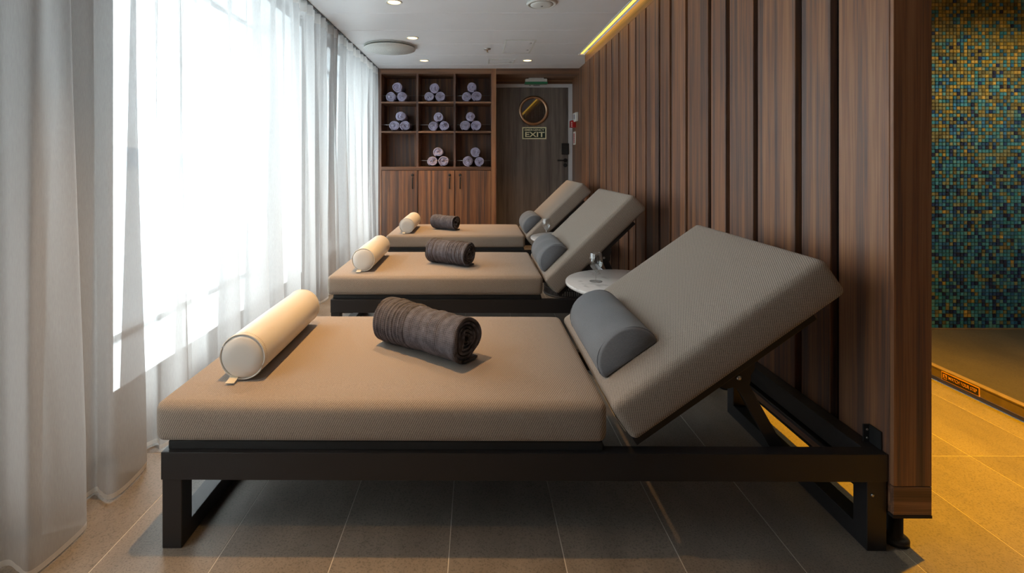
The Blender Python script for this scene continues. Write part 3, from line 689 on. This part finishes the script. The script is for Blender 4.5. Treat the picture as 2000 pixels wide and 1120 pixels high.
# ================================================================== TOWEL CABINET
def cabinet():
    Y = CAB_Y; D = 0.36
    xs = lambda px: X_at(px, Y); zs = lambda py: Z_at(py, Y)
    o = empty('towel_cabinet', (xs(850), Y, 0), 'walnut towel cabinet with nine open compartments over three doors', 'cabinet')
    L_, R_ = xs(739.5), xs(969.2)
    box('side_panel', L_, xs(744.6), Y, Y + D, 0, CEIL - 0.002, 'walnut', o, bev=0.001, seg=1)
    box('side_panel', xs(959.5), R_, Y, Y + D + 0.03, 0, CEIL - 0.002, 'walnut', o, bev=0.001, seg=1)
    box('top_panel', xs(744.6), xs(959.5), Y, Y + D, zs(144.2), CEIL - 0.002, 'walnut_horizontal', o, bev=0.001, seg=1)
    box('back_panel', xs(744.6), xs(959.5), Y + D - 0.012, Y + D, 0.06, zs(144.2), 'walnut', o)
    box('counter_board', xs(744.6), xs(959.5), Y, Y + D - 0.013, zs(332.6), zs(326), 'walnut_horizontal', o, bev=0.001, seg=1)
    cols = [(744.6, 812.9), (817.2, 886.0), (889.8, 959.5)]
    rows = [(144.2, 198.4), (201.8, 256.0), (259.4, 326.0)]
    for a, b in ((812.9, 817.2), (886.0, 889.8)):
        box('divider', xs(a), xs(b), Y + 0.001, Y + D - 0.013, zs(326), zs(144.2), 'walnut', o, bev=0.001, seg=1)
    for (a, b) in cols:
        for (t, u) in ((198.4, 201.8), (256.0, 259.4)):
            box('shelf', xs(a), xs(b), Y + 0.002, Y + D - 0.013, zs(u), zs(t), 'walnut_horizontal', o, bev=0.001, seg=1)
    for r, py in enumerate((186.6, 243.8, 314.0)):
        for c, (a, b) in enumerate(cols):
            if r == 2 and c == 0: continue
            from_bm('retaining_rail', tube_bm([(xs(a), Y + 0.018, zs(py)), (xs(b), Y + 0.018, zs(py))], 0.0023, 8), 'dark_steel', (0, 0, 0), o, True)
    box('plinth', xs(744.6), xs(959.5), Y + 0.03, Y + 0.05, 0, 0.06, 'groove_black', o)
    box('carcass', xs(744.6), xs(959.5), Y + 0.021, Y + D - 0.013, 0.062, zs(333), 'groove_black', o)
    for (a, b, hx) in ((745.3, 815.6, 806), (817.0, 887.4, 878.3), (888.8, 959.0, 898.8)):
        d = box('door', xs(a), xs(b), Y + 0.001, Y + 0.020, 0.065, zs(333.6), 'walnut', o, bev=0.0012, seg=1)
        lathe('lock_knob', [(0, -0.024), (0.012, -0.022), (0.017, -0.014), (0.014, -0.006), (0.008, 0.0), (0, 0)], 'black_rubber', (xs(hx), Y + 0.0005, zs(342)), d, 20, 'Y')
        z0, z1 = zs(369.5), zs(346.5)
        from_bm('handle', tube_bm([(0, 0, z1 - 0.008), (0, -0.022, z1 - 0.008), (0, -0.028, z1 - 0.016), (0, -0.028, z0 + 0.016), (0, -0.022, z0 + 0.008), (0, 0, z0 + 0.008)], 0.007), 'black_rubber', (xs(hx), Y + 0.0008, 0), d, True)
    # rolled towels
    spots = {(0, 0): ((248, 230), (180, 312), (297, 315)), (0, 1): ((635, 237), (580, 320), (697, 320)), (0, 2): ((1025, 232), (970, 316), (1075, 316)),
             (1, 0): ((282, 532), (218, 620), (328, 620)), (1, 1): ((677, 535), (622, 625), (738, 620)), (1, 2): ((1010, 535), (955, 622), (1070, 622)),
             (2, 1): ((672, 895), (612, 990), (730, 993)), (2, 2): ((1062, 905), (983, 990), (1103, 993))}
    rn = ('top row', 'middle row', 'bottom row'); cn = ('beside the curtain', 'in the middle column', 'beside the exit door')
    rnd = random.Random(11)
    for (r, c), pts in spots.items():
        shelf_z = zs(rows[r][1]); base = []
        for k in (1, 2, 0):
            px = 730 + pts[k][0] / 5.333; x = X_at(px, Y + 0.04)
            R = rnd.uniform(0.0625, 0.068)
            if k: 
                z = shelf_z + R; base.append((x, z, R))
            else:
                (xa, za, ra), (xb, zb, rb) = base
                # keep the pyramid touching: circle over two circles
                x = max(min(x, xb - 0.01), xa + 0.01)
                h1 = math.sqrt(max(0.0004, (R + ra) ** 2 - (x - xa) ** 2)) + za; h2 = math.sqrt(max(0.0004, (R + rb) ** 2 - (x - xb) ** 2)) + zb
                z = max(h1, h2) - 0.004
            pos = ('on top of the pile', 'lower one nearer the curtain', 'lower one nearer the exit door')[k]
            towel_roll('rolled_towel', 'lilac rolled towel, %s, %s compartment %s' % (pos, rn[r], cn[c]), 'rolled lilac towels in the cabinet',
                       Vector((x, Y + 0.035, z)), R, 0.28, 'lilac_terry', rnd)
    # base gaps between pairs are left as photographed
def spiral_towel_bm(R, length, turns, thick, nper=26, nax=2, squash=1.0, rib=None, wob=0.0, rnd=None, flap=0.0, start=0.0, fill=0.78):
    """rolled sheet: axis along +y from 0, spiral in x/z"""
    bm = bmesh.new(); n = int(turns * nper); r0 = R - turns * (thick * 1.08)
    r0 = max(0.004, r0)
    ph = [rnd.uniform(0, 6.28) for _ in range(4)] if rnd else [0] * 4
    pts = []
    for i in range(n + 1):
        t = i / n; a = start - 2 * PI * turns * (1 - t)
        r = r0 + (R - r0) * t
        w = 1 + wob * (math.sin(3 * a + ph[0]) + 0.6 * math.sin(5 * a + ph[1] + t * 4)) * (1 - 0.6 * t)
        pts.append((a, r * w))
    if flap:
        pass
    rows = []
    def pos(a, r, y):
        return Vector((r * math.cos(a), y, r * math.sin(a) * squash))
    th = thick
    for i, (a, r) in enumerate(pts):
        ri = max(0.001, r - th * fill); outer, inner = [], []
        last = (n - i) < nper
        for j in range(nax + 1):
            s = j / nax; y = length * s
            e = 0.0
            if rib and last: e = rib(s)
            dy = 0.0
            if j in (0, nax): dy = (0.006 * math.sin(a * 2 + ph[2]) + 0.004 * math.sin(a * 0.7 + ph[3])) * (wob > 0)
            outer.append(bm.verts.new(pos(a, r + e, y + dy))); inner.append(bm.verts.new(pos(a, ri, y + dy)))
        rows.append((outer, inner))
    for (o1, i1), (o2, i2) in zip(rows, rows[1:]):
        for j in range(nax):
            bm.faces.new((o1[j], o2[j], o2[j + 1], o1[j + 1])); bm.faces.new((i1[j], i1[j + 1], i2[j + 1], i2[j]))
        bm.faces.new((o1[0], i1[0], i2[0], o2[0])); bm.faces.new((o1[-1], o2[-1], i2[-1], i1[-1]))
    for (o1, i1) in (rows[0], rows[-1]):
        for j in range(nax): bm.faces.new((o1[j], o1[j + 1], i1[j + 1], i1[j]))
    return bm
def towel_roll(name, label, group, loc, R, length, mat, rnd):
    bm = spiral_towel_bm(R, length, 4.4, 0.0128, nper=22, nax=3, squash=rnd.uniform(0.93, 1.0), wob=0.035, fill=1.02, rnd=rnd, start=-PI / 2 + rnd.uniform(-0.8, 0.8))
    # rounded front edge
    o = from_bm(name, bm, mat, loc, None, True)
    tag(o, label, 'towel', group)
cabinet()

# ================================================================== LOUNGERS
L_LEN = 1.994; SEAT_L = 1.249; BACK_L = 0.715; THICK = 0.118; BED_W = 0.76
PLAT_Z = 0.293
def lounger(x, y, ang, label):
    """x, y: floor point below the foot-end front corner of the frame"""
    g = empty('spa_lounger', (x, y, 0), label, 'lounger', 'spa loungers in a row')
    M = 'black_metal'; a = math.radians(ang); fz0, fz1 = 0.192, 0.268
    fw = 0.037; W_ = 0.74
    box('front_rail', x, x + L_LEN, y, y + fw, fz0, fz1, M, g, bev=0.002)
    box('rear_rail', x, x + L_LEN, y + W_ - fw, y + W_, fz0, fz1, M, g, bev=0.002)
    box('foot_rail', x, x + fw, y + fw, y + W_ - fw, fz0, fz1, M, g, bev=0.002)
    hr = box('head_rail', x + L_LEN - 0.045, x + L_LEN, y + fw, y + W_ - fw, fz0 + 0.01, fz1, M, g, bev=0.002)
    box('middle_rail', x + 1.19, x + 1.23, y + fw, y + W_ - fw, fz0 + 0.02, fz1 - 0.002, M, g, bev=0.002)
    box('platform', x + 0.012, x + SEAT_L - 0.03, y + 0.014, y + W_ - 0.012, fz1, PLAT_Z - 0.001, 'black_rubber', g, bev=0.003)
    # sled legs: closed rectangles under each end
    lt = 0.054
    for k, lx0 in enumerate((x + 0.001, x + L_LEN - lt - 0.001)):
        t = 0.050; z1 = fz0 - 0.0005
        poly_out = [(0, 0), (W_, 0), (W_, z1), (0, z1)]; poly_in = [(t, t), (W_ - t, t), (W_ - t, z1 - 0.012), (t, z1 - 0.012)]
        bm = bmesh.new()
        def ringv(P, xx): return [bm.verts.new((xx, yy, zz)) for yy, zz in P]
        A, B, C, D = ringv(poly_out, 0), ringv(poly_in, 0), ringv(poly_out, lt), ringv(poly_in, lt)
        for q in range(4):
            q2 = (q + 1) % 4
            bm.faces.new((A[q], A[q2], B[q2], B[q])); bm.faces.new((C[q], D[q], D[q2], C[q2]))
            bm.faces.new((A[q], C[q], C[q2], A[q2])); bm.faces.new((B[q], B[q2], D[q2], D[q]))
        bmesh.ops.bevel(bm, geom=bm.edges[:], offset=0.0015, segments=1, affect='EDGES')
        lg = from_bm('sled_leg', bm, M, (lx0, y + 0.004, 0), g)
        bx = lx0 + (0.014 if k else lt - 0.014)
        lathe('bolt', [(0, -0.003), (0.004, -0.0028), (0.0048, 0), (0, 0)], 'steel', (bx, y + 0.0035, 0.155), lg, 12, 'Y') if k else None
        pad = box('spacer_plate', lx0 + (0.0 if k else lt), lx0 + (0.0 if k else lt) + (-0.07 if k else 0.07), y + 0.02, y + 0.06, fz0 - 0.008, fz0 - 0.0005, M, g) if not k else box('spacer_plate', lx0 - 0.07, lx0, y + 0.02, y + 0.06, fz0 - 0.008, fz0 - 0.0005, M, g)
    # wall bracket at the head end
    br = box('wall_bracket', x + L_LEN - 0.020, x + L_LEN - 0.0005, y + 0.06, y + 0.064, fz1 + 0.0005, fz1 + 0.05, 'black_rubber', g)
    box('wall_bracket', x + L_LEN - 0.004, x + L_LEN - 0.0002, y + 0.02, y + 0.06, fz1 + 0.0005, fz1 + 0.05, 'black_rubber', g)
    for zz in (0.012, 0.036):
        lathe('screw', [(0, -0.002), (0.003, -0.0018), (0.0035, 0), (0, 0)], 'steel', (x + L_LEN - 0.010, y + 0.0598, fz1 + zz), br, 8, 'Y')
    # seat cushion
    c = from_bm('seat_cushion', cushion_bm(SEAT_L, BED_W, THICK - 0.006, 0.024, 0.006), 'taupe_weave', (x - 0.020 + SEAT_L / 2, y + BED_W / 2 - 0.002, PLAT_Z + THICK / 2 - 0.003), g, True)
    # backrest: local frame u (up the slope), n (normal)
    bx0 = x + 1.303 + (0.012 if ang > 40 else 0); bz0 = PLAT_Z + 0.004
    u = Vector((math.cos(a), 0, math.sin(a))); n = Vector((-math.sin(a), 0, math.cos(a)))
    cen = Vector((bx0, y + BED_W / 2 - 0.002, bz0)) + u * (BACK_L / 2) + n * (THICK / 2)
    from_bm('back_cushion', cushion_bm(BACK_L, BED_W, THICK, 0.020, 0.005), 'taupe_weave', cen, g, True, rot=(0, -a, 0))
    fcen = Vector((bx0, 0, bz0)) + n * (-0.016)
    def slab(name, u0, u1, n0, n1, y0, y1, mat, bev=0.002, par=g):
        bm = box_bm(u1 - u0, y1 - y0, n1 - n0, bev)
        cc = Vector((bx0, 0, bz0)) + u * ((u0 + u1) / 2) + n * ((n0 + n1) / 2); cc.y = (y0 + y1) / 2
        return from_bm(name, bm, mat, cc, par, rot=(0, -a, 0))
    bf = slab('backrest_frame', 0.0, 0.61, -0.022, -0.001, y + 0.02, y + 0.055, M)
    slab('backrest_frame', 0.0, 0.61, -0.022, -0.001, y + W_ - 0.055, y + W_ - 0.02, M)
    slab('backrest_panel', 0.0, 0.61, -0.010, -0.0015, y + 0.056, y + W_ - 0.056, 'black_rubber', 0.001)
    slab('zip_tape', -0.0055, -0.0035, 0.022, 0.075, y + 0.03, y + 0.26, 'cream_label', 0)
    # hinge lug, struts
    up = 0.345
    P0 = Vector((bx0, 0, bz0)) + u * up + n * (-0.040)
    foot = Vector((P0.x + 0.12, 0, fz0 + 0.055))
    for yy in (y + 0.045, y + W_ - 0.065):
        bm = bmesh.new()
        prof = [(-0.07, 0.02), (0.07, 0.02), (0.05, -0.01)] + [(0.03 * math.cos(q), -0.01 + 0.03 * math.sin(q)) for q in [-0.3 - k * (PI - 0.6) / 8 for k in range(9)]] + [(-0.05, -0.01)]
        bm = prism_bm([(p_[0], p_[1]) for p_ in prof], -0.003, 0.003)
        lug = from_bm('hinge_lug', bm, M, (P0.x, yy, P0.z), g, rot=(0, -a, 0))
        lathe('bolt', [(0, -0.006), (0.006, -0.0055), (0.007, -0.002), (0.007, 0), (0, 0)], 'steel', (P0.x, yy - 0.003, P0.z - 0.004), lug, 14, 'Y')
        d = foot - P0; ln = d.length; th = math.atan2(d.z, d.x)
        from_bm('strut', box_bm(ln + 0.03, 0.012, 0.036, 0.003), M, ((P0.x + foot.x) / 2, yy + 0.012, (P0.z + foot.z) / 2), g, rot=(0, -th, 0))
    return bx0, bz0, a, u, n

def half_pillow(bx0, bz0, a, u, n, y0, y1, label, up=0.012):
    """D-shaped neck pillow lying flat side down on the backrest"""
    Lf, H = 0.205, 0.090; prof = []
    N_ = 22
    for k in range(N_ + 1):
        q = PI * k / N_
        cx = -math.cos(q); sz = math.sin(q)
        prof.append((Lf / 2 * math.copysign(abs(cx) ** 0.95, cx), H * abs(sz) ** 0.88))
    prof = [(-Lf / 2 + 0.004, -0.0)] + prof[1:-1] + [(Lf / 2 - 0.004, 0.0)]
    ly = y1 - y0; bm = bmesh.new(); rings = []
    cz = H * 0.42
    st = [(0.0, 0.90), (0.006, 0.955), (0.016, 0.985), (0.03, 1.0)]
    ys = [(-ly / 2 + d, s) for d, s in st] + [(-ly / 2 + 0.03 + (ly - 0.06) * k / 10, 1.0) for k in range(1, 10)] + [(ly / 2 - d, s) for d, s in st[::-1]]
    for yy, s in ys:
        rings.append([bm.verts.new((px * s, yy, cz + (pz - cz) * s + (0.004 * math.cos(yy * 30 + px * 20) if pz > 0.01 else 0))) for px, pz in prof])
    for A, B in zip(rings, rings[1:]):
        for k in range(len(prof)): k2 = (k + 1) % len(prof); bm.faces.new((A[k], A[k2], B[k2], B[k]))
    bm.faces.new(rings[0]); bm.faces.new(rings[-1])
    c = Vector((bx0, (y0 + y1) / 2, bz0)) + u * (0.012 + up + Lf / 2) + n * (THICK + 0.004)
    o = from_bm('neck_pillow', bm, 'grey_weave', c, None, True, rot=(0, -a, 0))
    g = empty('neck_pillow', (c.x, c.y, c.z), label, 'pillow', 'grey neck pillows on the loungers')
    o.name = 'pillow_cover'; setp(o, g)
    for s in (0, 1):
        r = rings_piping(prof, ys[2][0] if s == 0 else ys[-3][0], 0.975, cz)
        from_bm('piping', r, 'grey_weave', c, g, True, rot=(0, -a, 0))
def rings_piping(prof, yy, s, cz):
    pts = [(px * s * 1.0, yy, cz + (pz - cz) * s + 0.001) for px, pz in prof]
    return tube_bm(pts, 0.0028, 6)

def bolster(x, y0, y1, z, r, label):
    g = empty('bolster', (x, (y0 + y1) / 2, z), label, 'bolster', 'cream leather bolsters on the loungers')
    e = 0.008; ln = y1 - y0
    zc = z + r + 0.003
    lathe('roll', [(r - 0.003, 0.0), (r, 0.004), (r + 0.0012, ln * 0.25), (r + 0.0015, ln * 0.5), (r + 0.0012, ln * 0.75), (r, ln - 0.004), (r - 0.003, ln)], 'cream_leather', (x, y0, zc), g, 56, 'Y')
    for s in (0, 1):
        sg = -1 if s == 0 else 1; yy = y0 if s == 0 else y1
        cap = lathe('end_cap', [(0, sg * 0.010), (r * 0.5, sg * 0.0095), (r * 0.82, sg * 0.007), (r - 0.005, sg * 0.002), (r - 0.002, -sg * 0.002)], 'cream_leather', (x, yy, zc), g, 48, 'Y')
        pts = [((r - 0.001) * math.cos(2 * PI * k / 48), sg * 0.0015, (r - 0.001) * math.sin(2 * PI * k / 48)) for k in range(49)]
        from_bm('piping', tube_bm(pts, 0.0024, 8, False), 'cream_leather', (x, yy, zc), g, True)
    bm = bmesh.new()
    for k in range(84):
        q = 2 * PI * k / 84; rr = r + 0.0010
        c, s_ = math.cos(q), math.sin(q)
        for (t0, t1) in ((0.0065, 0.0125),):
            w = 0.0007
            vs = [bm.verts.new(((rr) * c - w * s_, t0, (rr) * s_ + w * c)), bm.verts.new((rr * c + w * s_, t0, rr * s_ - w * c)), bm.verts.new((rr * c + w * s_, t1, rr * s_ - w * c)), bm.verts.new((rr * c - w * s_, t1, rr * s_ + w * c))]
            bm.faces.new(vs)
    st = from_bm('stitching', bm, 'seam_thread', (x, y0, zc), g); st['kind'] = 'stuff'
    # sewn tag at the lower front
    bm = bmesh.new(); q = math.radians(-112)
    tx = r * math.cos(q) * 0.94
    pts = [(0, 0.004, 0.012), (0, -0.012, 0.004), (0, -0.030, 0.0012)]
    A = [(bm.verts.new((-0.013, p_[1], p_[2])), bm.verts.new((0.013, p_[1], p_[2])), bm.verts.new((0.013, p_[1], p_[2] + 0.0016)), bm.verts.new((-0.013, p_[1], p_[2] + 0.0016))) for p_ in pts]
    for P_, Q_ in zip(A, A[1:]):
        for k in range(4): bm.faces.new((P_[k], P_[(k + 1) % 4], Q_[(k + 1) % 4], Q_[k]))
    bm.faces.new(A[0]); bm.faces.new(A[-1])
    from_bm('sewn_tag', bm, 'cream_label', (x + tx, y0 - 0.002, z + 0.0025), g)

def charcoal_towel(p0, p1, z, R, label, seed, ribs):
    """roll lying from p0 (far end) to p1 (end with the visible spiral)"""
    rnd = random.Random(seed)
    d = Vector((p0[0] - p1[0], p0[1] - p1[1], 0)); ln = d.length
    def rib(s):
        e = 0.0
        for (a, b, k, amp) in ribs:
            if a <= s <= b: e += amp * (0.5 + 0.5 * math.cos((s - a) / (b - a) * 2 * PI * k))
        e += 0.0016 * math.sin(s * 23 + seed) + 0.0012 * math.sin(s * 61)
        e += 0.010 * max(0, s - 0.55) 
        return e
    bm = spiral_towel_bm(R, ln, 5.0, 0.0118, nper=40, nax=150, squash=0.95, rib=rib, wob=0.034, rnd=rnd, start=-PI / 2 - 0.15)
    rot = math.atan2(d.y, d.x) - PI / 2
    o = from_bm('towel_wrap', bm, 'charcoal_gauze', (p1[0], p1[1], z + R * 0.95 + 0.009), None, True, rot=(0, 0, rot))
    g = empty('charcoal_towel', ((p0[0] + p1[0]) / 2, (p0[1] + p1[1]) / 2, z), label, 'towel', 'rolled charcoal towels on the loungers')
    setp(o, g)
    # loose outer edge lying on the cushion
    bm = bmesh.new(); nn = 40; th = 0.006
    rows = []
    for i in range(7):
        w = -0.018 + 0.011 * i * 1.15
        r_ = []
        for j in range(nn + 1):
            s = j / nn
            zz = 0.0035 + 0.0012 * math.sin(s * 17 + seed) + 0.004 * (i == 0)
            e = (0.004 * math.sin(s * 11 + seed * 2)) * (i / 6)
            r_.append((bm.verts.new((w + e, ln * s + 0.003, zz + th)), bm.verts.new((w + e, ln * s + 0.003, zz - 0.002))))
        rows.append(r_)
    for A, B in zip(rows, rows[1:]):
        for j in range(nn):
            bm.faces.new((A[j][0], A[j + 1][0], B[j + 1][0], B[j][0])); bm.faces.new((A[j][1], B[j][1], B[j + 1][1], A[j + 1][1]))
    for j in (0, nn):
        for A, B in zip(rows, rows[1:]): bm.faces.new((A[j][0], B[j][0], B[j][1], A[j][1]))
    for R_ in (rows[0], rows[-1]):
        for j in range(nn): bm.faces.new((R_[j][0], R_[j][1], R_[j + 1][1], R_[j + 1][0]))
    o2 = from_bm('loose_edge', bm, 'charcoal_gauze', (p1[0], p1[1], z + 0.002), None, True, rot=(0, 0, rot))
    setp(o2, g)

SZ = PLAT_Z + THICK          # seat top
specs = [(-0.868, 1.33, 35.2, 'taupe cushioned spa lounger with low reclined back beside the end of the slatted wall'),
         (-0.843, 2.80, 44.0, 'taupe cushioned spa lounger standing between the two marble side tables'),
         (-0.790, 4.35, 44.0, 'taupe cushioned spa lounger in front of the towel cabinet and exit door')]
who = ('on the lounger beside the end of the slatted wall', 'on the lounger between the two marble tables', 'on the lounger nearest the towel cabinet')
BR = [lounger(*s) for s in specs]
half_pillow(*BR[0], 1.46, 1.91, 'grey half-round neck pillow ' + who[0])
half_pillow(*BR[1], 2.90, 3.34, 'grey half-round neck pillow ' + who[1])
half_pillow(*BR[2], 4.44, 4.90, 'grey half-round neck pillow ' + who[2])
bolster(-0.702, 1.455, 1.955, SZ, 0.068, 'cream leather bolster ' + who[0])
bolster(-0.672, 2.885, 3.385, SZ, 0.068, 'cream leather bolster ' + who[1])
bolster(-0.632, 4.415, 4.915, SZ, 0.068, 'cream leather bolster ' + who[2])
charcoal_towel((-0.322, 1.785), (-0.030, 1.565), SZ, 0.078, 'charcoal gauze towel rolled up ' + who[0], 1, [(0.60, 1.0, 14, 0.0055)])
charcoal_towel((-0.285, 3.17), (-0.040, 3.02), SZ, 0.078, 'charcoal gauze towel rolled up ' + who[1], 2, [(0.08, 0.45, 8, 0.0042), (0.82, 1.0, 4, 0.004)])
charcoal_towel((-0.400, 4.74), (-0.185, 4.60), SZ, 0.070, 'charcoal gauze towel rolled up ' + who[2], 3, [(0.78, 0.92, 3, 0.003)])

# ================================================================== SIDE TABLES AND GLASSES
def side_table(x, y, label):
    g = empty('side_table', (x, y, 0), label, 'table', 'round marble side tables between the loungers')
    zt = 0.45; r = 0.300
    lathe('marble_top', [(0, -0.020), (r - 0.006, -0.020), (r, -0.014), (r, -0.004), (r - 0.004, 0.0), (0, 0)], 'white_marble', (x, y, zt), g, 72)
    lathe('top_support', [(0, 0), (0.17, 0), (0.17, 0.008), (0, 0.008)], 'black_metal', (x, y, zt - 0.0295), g, 40)
    rb = 0.19; bm = bmesh.new(); rows = 9; z0, z1 = 0.014, zt - 0.032; hrow = (z1 - z0) / rows; n = 66
    def P(a, z, rr): return (rr * math.cos(a), rr * math.sin(a), z)
    def slab(a0, a1, za, zb):
        vs = [bm.verts.new(P(q, zz, rr)) for rr in (rb, rb - 0.006) for q, zz in ((a0, za), (a1, za), (a1, zb), (a0, zb))]
        for f in ((0, 1, 2, 3), (7, 6, 5, 4), (0, 4, 5, 1), (1, 5, 6, 2), (2, 6, 7, 3), (3, 7, 4, 0)): bm.faces.new([vs[i] for i in f])
    for j in range(rows):
        za, zb = z0 + j * hrow, z0 + (j + 1) * hrow
        for k in range(n):
            c = 2 * PI * (k + 0.5 * (j % 2)) / n; w = 2 * PI / n * 0.24
            slab(c - w, c + w, za, zb)
    for j in range(rows + 1):
        for k in range(n): slab(2 * PI * k / n, 2 * PI * (k + 1) / n, z0 + j * hrow - 0.0035, z0 + j * hrow + 0.0035)
    from_bm('lattice_drum', bm, 'black_metal', (x, y, 0), g)
    lathe('base_ring', [(rb - 0.02, 0), (rb + 0.006, 0), (rb + 0.006, 0.010), (rb - 0.02, 0.010), (rb - 0.02, 0)], 'black_metal', (x, y, 0), g, 56)
    return zt
side_table(0.762, 2.485, 'round white marble side table between first and middle lounger')
side_table(0.745, 3.955, 'round white marble side table between middle lounger and the last one')
def wine_glass(x, y, z, label, sc=1.0):
    g = empty('wine_glass', (x, y, z), label, 'glass', 'wine glasses on the marble tables')
    s = sc; z += 0.0004
    lathe('foot', [(0, 0), (0.032 * s, 0), (0.0325 * s, 0.0012), (0.020 * s, 0.003), (0.0045 * s, 0.006), (0, 0.006)], 'clear_glass', (x, y, z), g, 40)
    lathe('stem', [(0, 0.0061), (0.0042 * s, 0.0061), (0.0034 * s, 0.02), (0.0034 * s, 0.040), (0.006 * s, 0.0475), (0, 0.0475)], 'clear_glass', (x, y, z), g, 24)
    out = []
    for k in range(25):
        q = k / 24; h = 0.048 + 0.098 * q
        rr = 0.0345 * math.sin(min(1, q / 0.56) * PI / 2) ** 0.75 if q < 0.56 else 0.0345 - 0.006 * ((q - 0.56) / 0.44) ** 1.6
        out.append((rr, h))
    lathe('bowl', [(r * s, h) for r, h in out], 'clear_glass', (x, y, z), g, 56)
    rim = [(0.0285 * s * math.cos(2 * PI * k / 40), 0.0285 * s * math.sin(2 * PI * k / 40), 0.146) for k in range(41)]
    from_bm('rim', tube_bm(rim, 0.0009, 6, False), 'clear_glass', (x, y, z), g, True)
wine_glass(0.617, 2.50, 0.45, 'clear wine glass on the marble table between first and middle lounger')
wine_glass(0.577, 3.985, 0.45, 'clear wine glass on the marble table next to the last lounger')

# ================================================================== CURTAINS
def curtain(ya, yb, label, seed, ph0, wk=1.0):
    rnd = random.Random(seed)
    g = empty('net_curtain', (-1.187, (ya + yb) / 2, 0), label, 'curtain', 'full-length net curtains along the windows')
    LAM_B = 0.285
    ph = [rnd.uniform(0, 6.28) for _ in range(6)]
    zt = CEIL - 0.012
    def warp(y):      # uneven fold widths
        return y + wk * (0.035 * math.sin(y * 5.3 + ph[0]) + 0.02 * math.sin(y * 11.7 + ph[1]))
    def P(y, z):
        t = 1 - z / zt                     # 0 at top, 1 at hem
        pb = 2 * PI * (warp(y) - ph0) / LAM_B
        pt = 2 * PI * y / 0.098
        sway = 0.18 * math.sin(1.7 * t + y * 3.1 + ph[2])
        c = math.cos(pb + sway * t)
        shp = math.copysign(abs(c) ** 0.8, c)
        amp = (0.010 + 0.058 * min(1, t * 1.15) ** 0.8) * (0.8 + 0.3 * math.sin(y * 2.3 + ph[3]))
        x = -1.187 + amp * shp
        x += (0.020 * (1 - t) ** 1.6 + 0.006) * math.cos(pt + 0.8 * math.sin(y * 4 + ph[4]) + 1.2 * t * math.sin(y * 2.2 + ph[5]))
        x += 0.004 * math.sin(y * 41 + 5 * t + ph[1])
        yy = y + 0.055 * t ** 0.7 * math.sin(2 * (pb + sway * t)) * 0.9
        return (x, yy, z)
    ny = int((yb - ya) / 0.0065)
    def sheet(name, za, zb, nz, mat):
        V = []; Fc = []
        for i in range(ny + 1):
            y = ya + (yb - ya) * i / ny
            for j in range(nz + 1): V.append(P(y, za + (zb - za) * j / nz))
        for i in range(ny):
            for j in range(nz):
                q = i * (nz + 1) + j; Fc.append((q, q + nz + 1, q + nz + 2, q + 1))
        me = bpy.data.meshes.new(name); me.from_pydata(V, [], Fc)
        for f in me.polygons: f.use_smooth = True
        return link(name, me, mat, (0, 0, 0), g)
    sheet('voile', 0.022, zt - 0.075, 40, 'sheer_voile')
    sheet('header_tape', zt - 0.075, zt, 3, 'sheer_header')
    sheet('hem', 0.006, 0.022, 1, 'sheer_hem')
    gl = bmesh.new()
    y = ya + 0.03
    while y < yb:
        add_box(gl, -1.192, -1.172, y - 0.006, y + 0.006, zt - 0.004, CEIL - 0.0065); y += 0.098
    from_bm('glider', gl, 'steel', (0, 0, 0), g)['kind'] = 'stuff'
curtain(-1.1, 2.02, 'net curtain hanging nearest the open floor beside the first lounger', 5, 1.31, 0.15)
curtain(2.06, 3.93, 'net curtain in front of the wide window between first and middle lounger', 6, 1.38)
curtain(3.97, 5.74, 'net curtain in front of the window beside the towel cabinet', 8, 1.38)

# ================================================================== OUTSIDE
bm = bmesh.new()
q = [bm.verts.new(p_) for p_ in ((-2.2, -1500, -7), (-2.2, 1500, -7), (-1600, 1500, -7), (-1600, -1500, -7))]
bm.faces.new(q)
tag(from_bm('sea', bm, 'sea'), 'pale calm sea outside the windows', 'sea', kind='stuff')
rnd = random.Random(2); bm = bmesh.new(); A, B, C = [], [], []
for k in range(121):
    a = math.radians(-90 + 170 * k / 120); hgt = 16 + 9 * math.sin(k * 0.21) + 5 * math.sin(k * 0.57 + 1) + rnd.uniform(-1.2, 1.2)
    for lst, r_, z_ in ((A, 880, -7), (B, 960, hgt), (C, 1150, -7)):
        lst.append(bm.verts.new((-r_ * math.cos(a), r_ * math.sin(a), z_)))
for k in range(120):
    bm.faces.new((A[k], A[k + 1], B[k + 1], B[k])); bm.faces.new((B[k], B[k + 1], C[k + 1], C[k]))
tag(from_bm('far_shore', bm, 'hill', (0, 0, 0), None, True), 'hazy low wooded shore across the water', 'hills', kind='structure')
